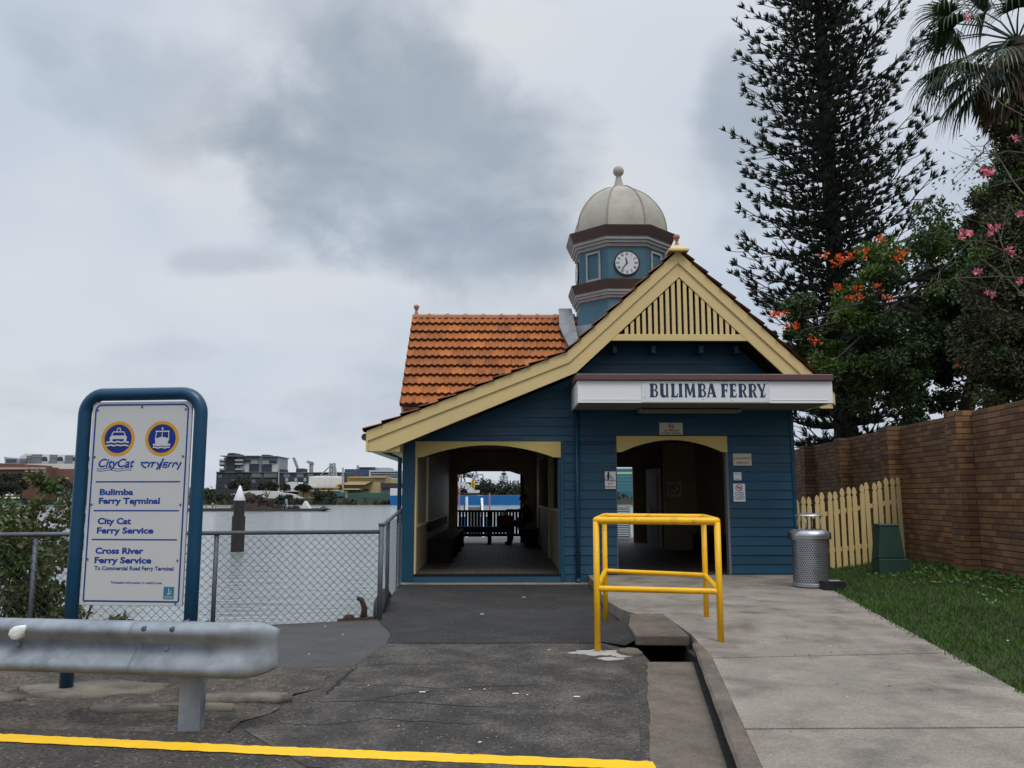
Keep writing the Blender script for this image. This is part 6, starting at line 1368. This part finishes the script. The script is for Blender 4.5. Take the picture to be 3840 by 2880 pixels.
b = MB(); pbox(b, z8, -650, 1250, 285, 1322, Y+.3, 4.4, 'hull_blue'); pbox(b, z8, -100, 1272, 170, 1292, Y+.1, .3, 'far_light'); b.build('cabin', t)
b = MB(); pbox(b, z8, -650, 1208, 260, 1250, Y+.4, 4.2, 'far_glass'); b.build('window_band', t); b = MB(); pbox(b, z8, -680, 1182, 275, 1210, Y+.1, 4.8, 'white'); pbox(b, z8, 120, 1125, 230, 1150, Y+1.5, 2); b.bar(z8(210, 1150, Y+2), z8(225, 1105, Y+2), .2, .2); b.build('roof', t)

# ================================================================== VEGETATION
random.seed(11)
def rdir():
    while 1:
        v_ = V((random.uniform(-1, 1), random.uniform(-1, 1), random.uniform(-1, 1)))
        if .05 < v_.length < 1: return v_.normalized()
def crown(mb, ells, n, ln, wd, mat='leaf_dark', lit=None, clump=.30, ncl=60, shell=.55):
    """leaf-sized faces gathered in clumps through the ellipsoids"""
    vol = [e[3]*e[4]*e[5] for e in ells]; cl = []
    for e, v_ in zip(ells, vol):
        for i in range(max(3, int(ncl*v_/sum(vol)))):
            d = rdir(); r = shell+(1-shell)*random.random()**.6; r = r if random.random() < .8 else random.random()
            cl.append((V((e[0]+d.x*e[3]*r, e[1]+d.y*e[4]*r, e[2]+d.z*e[5]*r)), d, clump*random.uniform(.6, 1.35)*(e[3]*e[4]*e[5])**(1/3)))
    per = max(4, n//len(cl))
    for c, d, r in cl:
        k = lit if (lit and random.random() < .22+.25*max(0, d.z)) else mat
        mb.mat(k)
        for i in range(int(per*random.uniform(.7, 1.3))):
            q = rdir(); p = c+V((q.x, q.y, q.z*.75))*r*random.random()**.4
            mb.leaf(p, (rdir()+q*.35+d*.35+V((0, 0, random.uniform(-.6, .2)))), ln*random.uniform(.6, 1.3), wd*random.uniform(.7, 1.2))
def limbs(mb, base, top, r0, ells, n=9):
    base, top = V(base), V(top); mid = base.lerp(top, .5)+V((random.uniform(-.1, .1), random.uniform(-.1, .1), 0)); mb.tube([base-V((0, 0, .1)), mid, top], [r0, r0*.75, r0*.45], 9)
    for i in range(n):
        e = random.choice(ells); d = rdir(); q = V((e[0]+d.x*e[3]*.75, e[1]+d.y*e[4]*.75, e[2]+abs(d.z)*e[5]*.6-.1*e[5])); s_ = base.lerp(top, random.uniform(.55, 1)); m = s_.lerp(q, .5)+V((0, 0, .12*(q-s_).length)); mb.tube([s_, m, q], [r0*.35, r0*.2, r0*.07], 6)
def tree(name, label, base, ells, n, ln, wd, cat='tree', group=None, mat='leaf_dark', lit='leaf_lit', r0=.2, ncl=60, clump=.3, nl=8, shell=.55):
    t = thing(name, base, label, cat, group); b = MB(); crown(b, ells, n, ln, wd, mat, lit, clump, ncl, shell); b.build('crown', t); b = MB().mat('bark'); e = max(ells, key=lambda q: q[3]*q[4]*q[5]); limbs(b, base, (e[0], e[1], e[2]+.2*e[5]), r0, ells, nl); b.build('trunk', t); return t
# --- hoop pine: whorls of limbs that end in upturned tufts
HP = thing('hoop_pine', (11.25, 27, .15), 'tall dark hoop pine with tufted branch tips behind the terminal roof', 'tree')
b = MB().mat('bark_pine'); b.tube([(11.35, 27, 0), (11.3, 27, 6), (11.2, 27, 14), (11.12, 27, 24.5)], [.42, .34, .22, .05], 10)
cb = MB().mat('leaf_pine')
def tuft(p, d, l):
    d = d.normalized()
    for k in range(16):
        q = (d*1.0+rdir()*.55+V((0, 0, .15))).normalized(); cb.leaf(p-d*l*.25*random.random(), q, l*random.uniform(.6, 1.05), .042, .15)
z = 3.2; wh = 0
while z < 24:
    Rz = 2.9 if z < 15 else max(.25, 2.9*(24.6-z)/9.6); Rz *= (.84 if z < 5 else 1); nb = 7; wh += 1
    for k in range(nb):
        a = 2*PI*k/nb+wh*1.1+random.uniform(-.2, .2); Lb = Rz*random.choice((random.uniform(.55, .85), random.uniform(.8, 1.0), random.uniform(1.0, 1.16))); hd = V((math.cos(a), math.sin(a), 0)); up = random.uniform(.05, .22)+(.18 if hd.x > 0 else 0)+.02*max(0, z-12)
        c0 = V((11.35-.0093*z, 27, z)); pts = []
        for q in range(6):
            s_ = q/5; pts.append(c0+hd*Lb*s_+V((0, 0, Lb*(up*s_-.16*math.sin(PI*s_)*.8+.13*s_**3))))
        b.tube(pts, [.055, .042, .032, .024, .018, .012], 5)
        tip = (pts[5]-pts[4]); tuft(pts[5], tip+V((0, 0, .3*tip.length)), .36)
        side = V((-hd.y, hd.x, 0)); m_ = int(4+Lb*4.0)
        for j in range(m_):
            s_ = .06+.92*(j+random.random())/m_; i0 = min(4, int(s_*5)); p = pts[i0].lerp(pts[i0+1], s_*5-i0); sg = 1 if (j % 2) else -1
            ll = random.uniform(.22, .62)*min(1, Lb/2+.3); dd = (hd*.75+side*sg*random.uniform(.35, 1.0)+V((0, 0, random.uniform(.0, .45)))).normalized(); e = p+dd*ll; b.tube([p, p+dd*ll*.6-V((0, 0, .02)), e], [.014, .011, .008], 4, False); tuft(e, dd+V((0, 0, .45)), random.uniform(.26, .38))
            
            if s_ < .55: tuft(p.lerp(e, .45), dd+V((0, 0, .6)), .24)
    z += .47*random.uniform(.8, 1.25)
cb.build('crown', HP); b.build('trunk', HP)
# --- tulip tree with orange flowers
ells = [(12.9, 20.3, 7.3, 2.6, 2.0, 1.9), (11.3, 20.3, 6.9, 1.6, 1.6, 1.35), (7.75, 19.2, 5.2, .95, 1.0, .75), (7.25, 19.2, 5.35, .6, .7, .5), (8.1, 19.3, 3.9, 1.2, 1.0, 1.0), (8.7, 19.6, 5.4, 1.75, 1.6, 1.45), (10.6, 20.3, 5.9, 2.3, 2.0, 2.0), (12.6, 20.3, 6.4, 2.2, 2.0, 2.2), (9.6, 20.2, 3.7, 1.9, 1.6, 1.5), (11.8, 20.2, 4.2, 2.2, 1.8, 1.7), (13.8, 20, 4.4, 1.8, 1.8, 2.4)]
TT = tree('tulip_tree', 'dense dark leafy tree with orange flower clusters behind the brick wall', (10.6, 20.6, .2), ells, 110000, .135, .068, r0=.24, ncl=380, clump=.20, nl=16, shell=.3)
for u, v in ((1690, 675), (1672, 680), (1868, 545), (1906, 518), (1815, 560), (1838, 556), (1806, 570), (1946, 548), (1942, 560), (1812, 624), (1836, 646), (1852, 640), (1893, 622), (1918, 647), (1757, 740), (1722, 706), (1700, 708), (1855, 626), (2075, 790), (1782, 553)):
    p = at(u*1.736, v*1.736, 18.3+random.random()*.3); mb = MB().mat('bloom_orange')
    for i in range(random.randint(8, 16)):
        d = (rdir()+V((0, -.3, .6))).normalized(); q = p+V((random.gauss(0, .07), random.gauss(0, .05), random.gauss(0, .05))); mb.leaf(q, d, .105, .06, .3)
    mb.build('flower', TT)
# --- fan palm hung with creeper at the right edge
PC = V((10.05, 15.0, 10.2)); PT = thing('fan_palm', (9.75, 15.0, .3), 'fan palm with drooping fronds and a brown skirt of dead leaves, upper right', 'palm')
b = MB().mat('bark'); b.tube([(9.75, 15, .2), (9.85, 15, 5), PC], [.24, .20, .18], 12); b.build('trunk', PT)
b = MB().mat('thatch')
for i in range(1500):
    a = random.uniform(0, 2*PI); zz = random.random(); r = .22+.50*math.sin(PI*min(1, zz*1.1)); p = V((PC.x+r*math.cos(a), PC.y+r*math.sin(a), PC.z-.15-1.75*zz)); b.leaf(p, (math.cos(a)*.35, math.sin(a)*.35, -1), random.uniform(.3, .55), .05, .1)
b.build('leaf_skirt', PT)
fr = [(186, -40, 1.4), (172, -46, 1.2), (205, -20, 1.6), (200, 10, 1.45), (182, 24, 1.5), (168, -12, 1.35), (196, -30, 1.45), (176, -22, 1.5), (215, 42, 1.1), (150, 25, 1.1), (240, 15, 1.0), (270, 35, .9), (300, 0, 1.), (330, 30, 1.), (20, 20, 1.1), (70, 30, 1.1), (110, 10, 1.1), (190, -32, 1.15), (222, -25, 1.0), (170, 55, .9), (176, 12, 1.3), (205, -48, .9)]
for a, el, ln in fr:
    a, el = R(a+random.uniform(-6, 6)), R(el); h = V((math.cos(a), math.sin(a), 0)); d = h*math.cos(el)+V((0, 0, math.sin(el))); e = PC+d*ln+V((0, 0, -.10*ln)); mb = MB().mat('leaf_palm'); mb.tube([PC, PC+d*ln*.5+V((0, 0, .05)), e], [.022, .016, .012], 5)
    side = V((-h.y, h.x, 0)); nseg = 30
    for k in range(nseg):
        th = R(-100+200*k/(nseg-1)); fd = (d*math.cos(th)+side*math.sin(th)).normalized(); L_ = random.uniform(.75, 1.02)*(1-.22*abs(th)/R(100)); pts = [e]; q = fd.copy(); p = e.copy()
        for s_ in range(6):
            q = (q+V((0, 0, -.17*s_*(.6+.6*random.random())))).normalized(); p = p+q*L_/6*1.25; pts.append(p.copy())
        wd = [.016, .026, .024, .018, .012, .007, .002]; x = q.cross(V((0, 0, 1)));
        if x.length < .05: x = side.copy()
        x.normalize(); vs = []
        for pt, w_ in zip(pts, wd): vs += [pt-x*w_, pt+x*w_]
        mb.add(vs, [(2*i, 2*i+1, 2*i+3, 2*i+2) for i in range(6)])
    mb.build('frond', PT)
CR = thing('creeper', (9.7, 14.9, .4), 'tangled creeper climbing the palm trunk at the right edge', 'creeper')
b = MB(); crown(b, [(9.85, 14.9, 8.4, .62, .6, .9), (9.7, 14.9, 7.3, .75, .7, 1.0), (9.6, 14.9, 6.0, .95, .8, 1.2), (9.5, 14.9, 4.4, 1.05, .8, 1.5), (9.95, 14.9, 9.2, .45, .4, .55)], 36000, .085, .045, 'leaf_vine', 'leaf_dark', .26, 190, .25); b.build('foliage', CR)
b = MB().mat('twig')
for i in range(26): 
    p = V((10.1+random.uniform(-.5, .6), 14.7+random.uniform(-.5, .4), random.uniform(3.2, 8.4))); q = p+V((random.uniform(-1.1, .4), random.uniform(-.3, .3), random.uniform(-.9, .5))); b.tube([p, p.lerp(q, .5)+V((0, 0, .15)), q], [.012, .009, .004], 4, False)
b.build('stem', CR)
# --- pink flowering shrub with long bare canes
PK = thing('pink_flowering_tree', (9.6, 13.9, .3), 'sparse tree with thin bare canes and pink blossoms before the creeper', 'tree')
b = MB().mat('twig')
canes = [((2212, 640), (2120, 560), (2068, 440)), ((2212, 560), (2100, 520), (2010, 610)), ((2212, 420), (2150, 330), (2060, 385)), ((2212, 330), (2120, 330), (2085, 380)), ((2200, 620), (2160, 520), (2180, 440)), ((2212, 600), (2060, 600), (1990, 640)), ((2140, 300), (2110, 340), (2070, 390)), ((2212, 250), (2100, 170), (2050, 105)), ((2180, 470), (2140, 500), (2110, 590))]
for cn in canes:
    pts = [at(u*1.736, v*1.736, 13.6+random.uniform(-.3, .4)) for u, v in cn]; mid = []
    for p, q in zip(pts, pts[1:]): mid += [p, p.lerp(q, .35)+rdir()*.05, p.lerp(q, .7)+rdir()*.05]
    mid.append(pts[-1]); b.tube(mid, [.012-.009*i/(len(mid)-1) for i in range(len(mid))], 5, False)
    for k in range(7):
        i = random.randrange(1, len(mid)); q = mid[i]+V((random.gauss(0, .3), random.gauss(0, .1), random.gauss(0, .3))); b.tube([mid[i], q], [.006, .003], 4, False)
b.tube([(9.7, 13.9, .2), (9.75, 13.8, 2.5), (9.5, 13.7, 5.5)], [.09, .06, .02], 8); b.build('trunk', PK)
b = MB()
for cn in canes:
    for k in range(3):
        u, v = random.choice(cn); p = at(u*1.736, v*1.736, 13.7); b.mat('leaf_lit')
        for i in range(14): b.leaf(p+V((random.gauss(0, .22), random.gauss(0, .15), random.gauss(0, .22))), rdir(), .08, .04)
b.build('crown', PK)
for u, v in ((2098, 38), (2092, 498), (2150, 490), (2148, 498), (2074, 512), (2181, 545), (2110, 590), (2200, 607), (2136, 376), (2140, 372), (2120, 375), (2140, 628), (2208, 468), (2186, 300)):
    p = at(u*1.736, v*1.736, 13.35)
    for k in range(2):
        mb = MB().mat('bloom_pink'); c = p+V((random.gauss(0, .04), random.gauss(0, .03), random.gauss(0, .04))); n = (V((0, -1, .2))+rdir()*.6).normalized(); x = n.cross(V((0, 0, 1))).normalized(); y = x.cross(n)
        for i in range(5): a = 2*PI*i/5+k; mb.leaf(c, x*math.cos(a)+y*math.sin(a)+n*.25, .078, .055, .15)
        mb.build('flower', PK)
tree('yellow_green_shrub', 'yellowish green shrub above the brick wall at the right edge', (9.6, 15.6, .3), [(9.7, 15.4, 3.6, .75, .7, 1.0)], 2600, .12, .06, 'shrub', None, 'leaf_shrub', 'leaf_lit', .06, 24, .35, 5)
# --- river-edge shrub at the left, behind the wire fence
SHR = thing('mangrove_shrub', (-5.5, 9.7, -1.6), 'leafy olive green shrub growing up through the wire fence by the water', 'shrub')
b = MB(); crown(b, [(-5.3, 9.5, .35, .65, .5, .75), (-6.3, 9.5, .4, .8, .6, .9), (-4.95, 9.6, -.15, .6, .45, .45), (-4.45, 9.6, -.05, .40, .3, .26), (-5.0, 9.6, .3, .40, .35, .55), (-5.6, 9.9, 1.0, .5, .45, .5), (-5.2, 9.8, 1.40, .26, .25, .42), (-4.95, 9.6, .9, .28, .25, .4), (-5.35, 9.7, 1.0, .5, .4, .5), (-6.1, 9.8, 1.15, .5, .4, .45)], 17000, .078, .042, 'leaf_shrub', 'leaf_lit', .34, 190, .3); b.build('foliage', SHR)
b = MB().mat('bark')
for i in range(16):
    x = random.uniform(-6.3, -4.7); q = (x+random.uniform(-.3, .3), 9.7+random.uniform(-.2, .3), random.uniform(.2, 1.2)); b.tube([(-5.6+random.uniform(-.4, .4), 9.9, -1.7), (x, 9.75, -.4), q], [.035, .022, .006], 5)
b.build('stem', SHR)
# --- trees of the far bank
def far_tree(x, ytop, ybot, wpx, Z, Y, label, n=900, k=1., cat='tree', group='trees on the far bank'):
    s_ = .4069 if Z is z4 else (.1808 if Z is z8 else .1537)
    p = Z(x, ybot, Y); tp = Z(x, ytop, Y); rx = wpx*s_*Y/F_PX/2; hz = (tp.z-p.z)/2; cz = (tp.z+p.z)/2
    es = [(p.x, Y, cz, rx*.8, rx*.6, hz*.9), (p.x-rx*.45, Y, cz-hz*.25, rx*.5, rx*.5, hz*.65), (p.x+rx*.5, Y+1, cz-hz*.2, rx*.5, rx*.5, hz*.7)]
    tree('far_tree', label, (p.x, Y, min(.8, p.z)), es, n, 1.0*k, .6*k, cat, group, 'leaf_far', None, .3, 40, .32, 4, .3)
far_tree(480, 320, 470, 220, z4, 352, 'wide dark tree before the apartment block podium', 1600)
far_tree(775, 375, 475, 150, z4, 353, 'dark tree at the right foot of the apartment block', 1200)
far_tree(250, 490, 562, 190, z4, 339, 'low dark shrub at the left end of the long white tent roof', 900)
far_tree(455, 488, 580, 220, z4, 338.5, 'dark shrub behind the mooring pile', 1000)
far_tree(895, 492, 590, 180, z4, 338, 'round dark green shrub on the bank before the white tent roof', 1300)
far_tree(1255, 465, 548, 280, z4, 338, 'broad green shrub below the silos', 1500)
far_tree(1075, 402, 470, 150, z4, 343.5, 'dark tree between the two white tent roofs', 1000)
far_tree(905, 405, 460, 90, z4, 344.5, 'small dark tree at the left of the smaller tent roof', 700)
far_tree(190, 430, 530, 160, z4, 350, 'dark tree at the left of the apartment block', 900)
far_tree(700, 395, 470, 100, z4, 354, 'narrow dark tree before the podium wall', 700)
far_tree(180, 590, 1180, 760, z8, 338, 'very wide dark tree before the brick woolstore', 5200)
far_tree(-420, 600, 1180, 700, z8, 338, 'dark tree at the left frame edge before the brick woolstore', 1400)
far_tree(1180, 700, 1130, 300, z8, 340, 'round dark tree left of the ferry sign frame', 1200)
far_tree(1400, 860, 1130, 300, z8, 339, 'lower dark bush above the ferry shelter', 900)
Y = 337.5; t = thing('bare_tree', tuple(z4(740, 535, Y)), 'leafless pale tree standing before the long white tent roof', 'tree', 'trees on the far bank'); b = MB().mat('twig')
for a in ((735, 440), (700, 470), (780, 465), (720, 460), (765, 480), (690, 490)): p, q = z4(740, 538, Y), z4(*a, Y); b.tube([p, p.lerp(q, .5)+V((0, 0, .4)), q], [.28, .18, .08], 5)
b.build('trunk', t)
b = MB(); es = []
for i in range(34):
    x = 380+i*58; p = z5(x, 560, 347); tp = z5(x, 330+(60 if x > 1250 else 0)+30*math.sin(i*1.7)+(90 if x < 700 else 0), 347); es.append((p.x, 350+random.uniform(-3, 3), tp.z*.42, 4.5, 4, tp.z*.55))
crown(b, es, 9000, 1.1, .65, 'leaf_far', None, .45, 260, .2)
p = at(2300, 1850, 340); crown(b, [(p.x+i*5, 340, 1.5, 4, 3, 2.2) for i in range(7)], 1400, 1.0, .6, 'leaf_far', None, .45, 40, .2)
tag(b.build('bank_vegetation'), 'continuous green scrub along the far bank seen through the terminal', 'scrub', kind='stuff')
b = MB()
crown(b, [(-420+i*42+random.uniform(-10, 10), 470+random.uniform(0, 40), 2.5, 30, 10, random.uniform(3, 6)) for i in range(26)], 9000, 2.2, 1.3, 'leaf_far', None, .22, 420, .2)
crown(b, [(-330+i*12, 335.6, -.4, 9, 1.5, 1.5+.5*math.sin(i*2.1)) for i in range(28)], 9000, .9, .55, 'leaf_far', None, .3, 300, .2)
tag(b.build('treeline'), 'distant line of trees and low bank scrub along the far shore', 'treeline', kind='stuff')
b = MB().mat('far_light'); random.seed(5)
for i in range(40):
    x = -560+i*26+random.uniform(-8, 8); h = random.uniform(4, 11)*(1.0); b.box(x, x+random.uniform(10, 22), 760, 780, 0, h)
tag(b.build('far_city'), 'faint low buildings on the far skyline', 'skyline', kind='stuff')
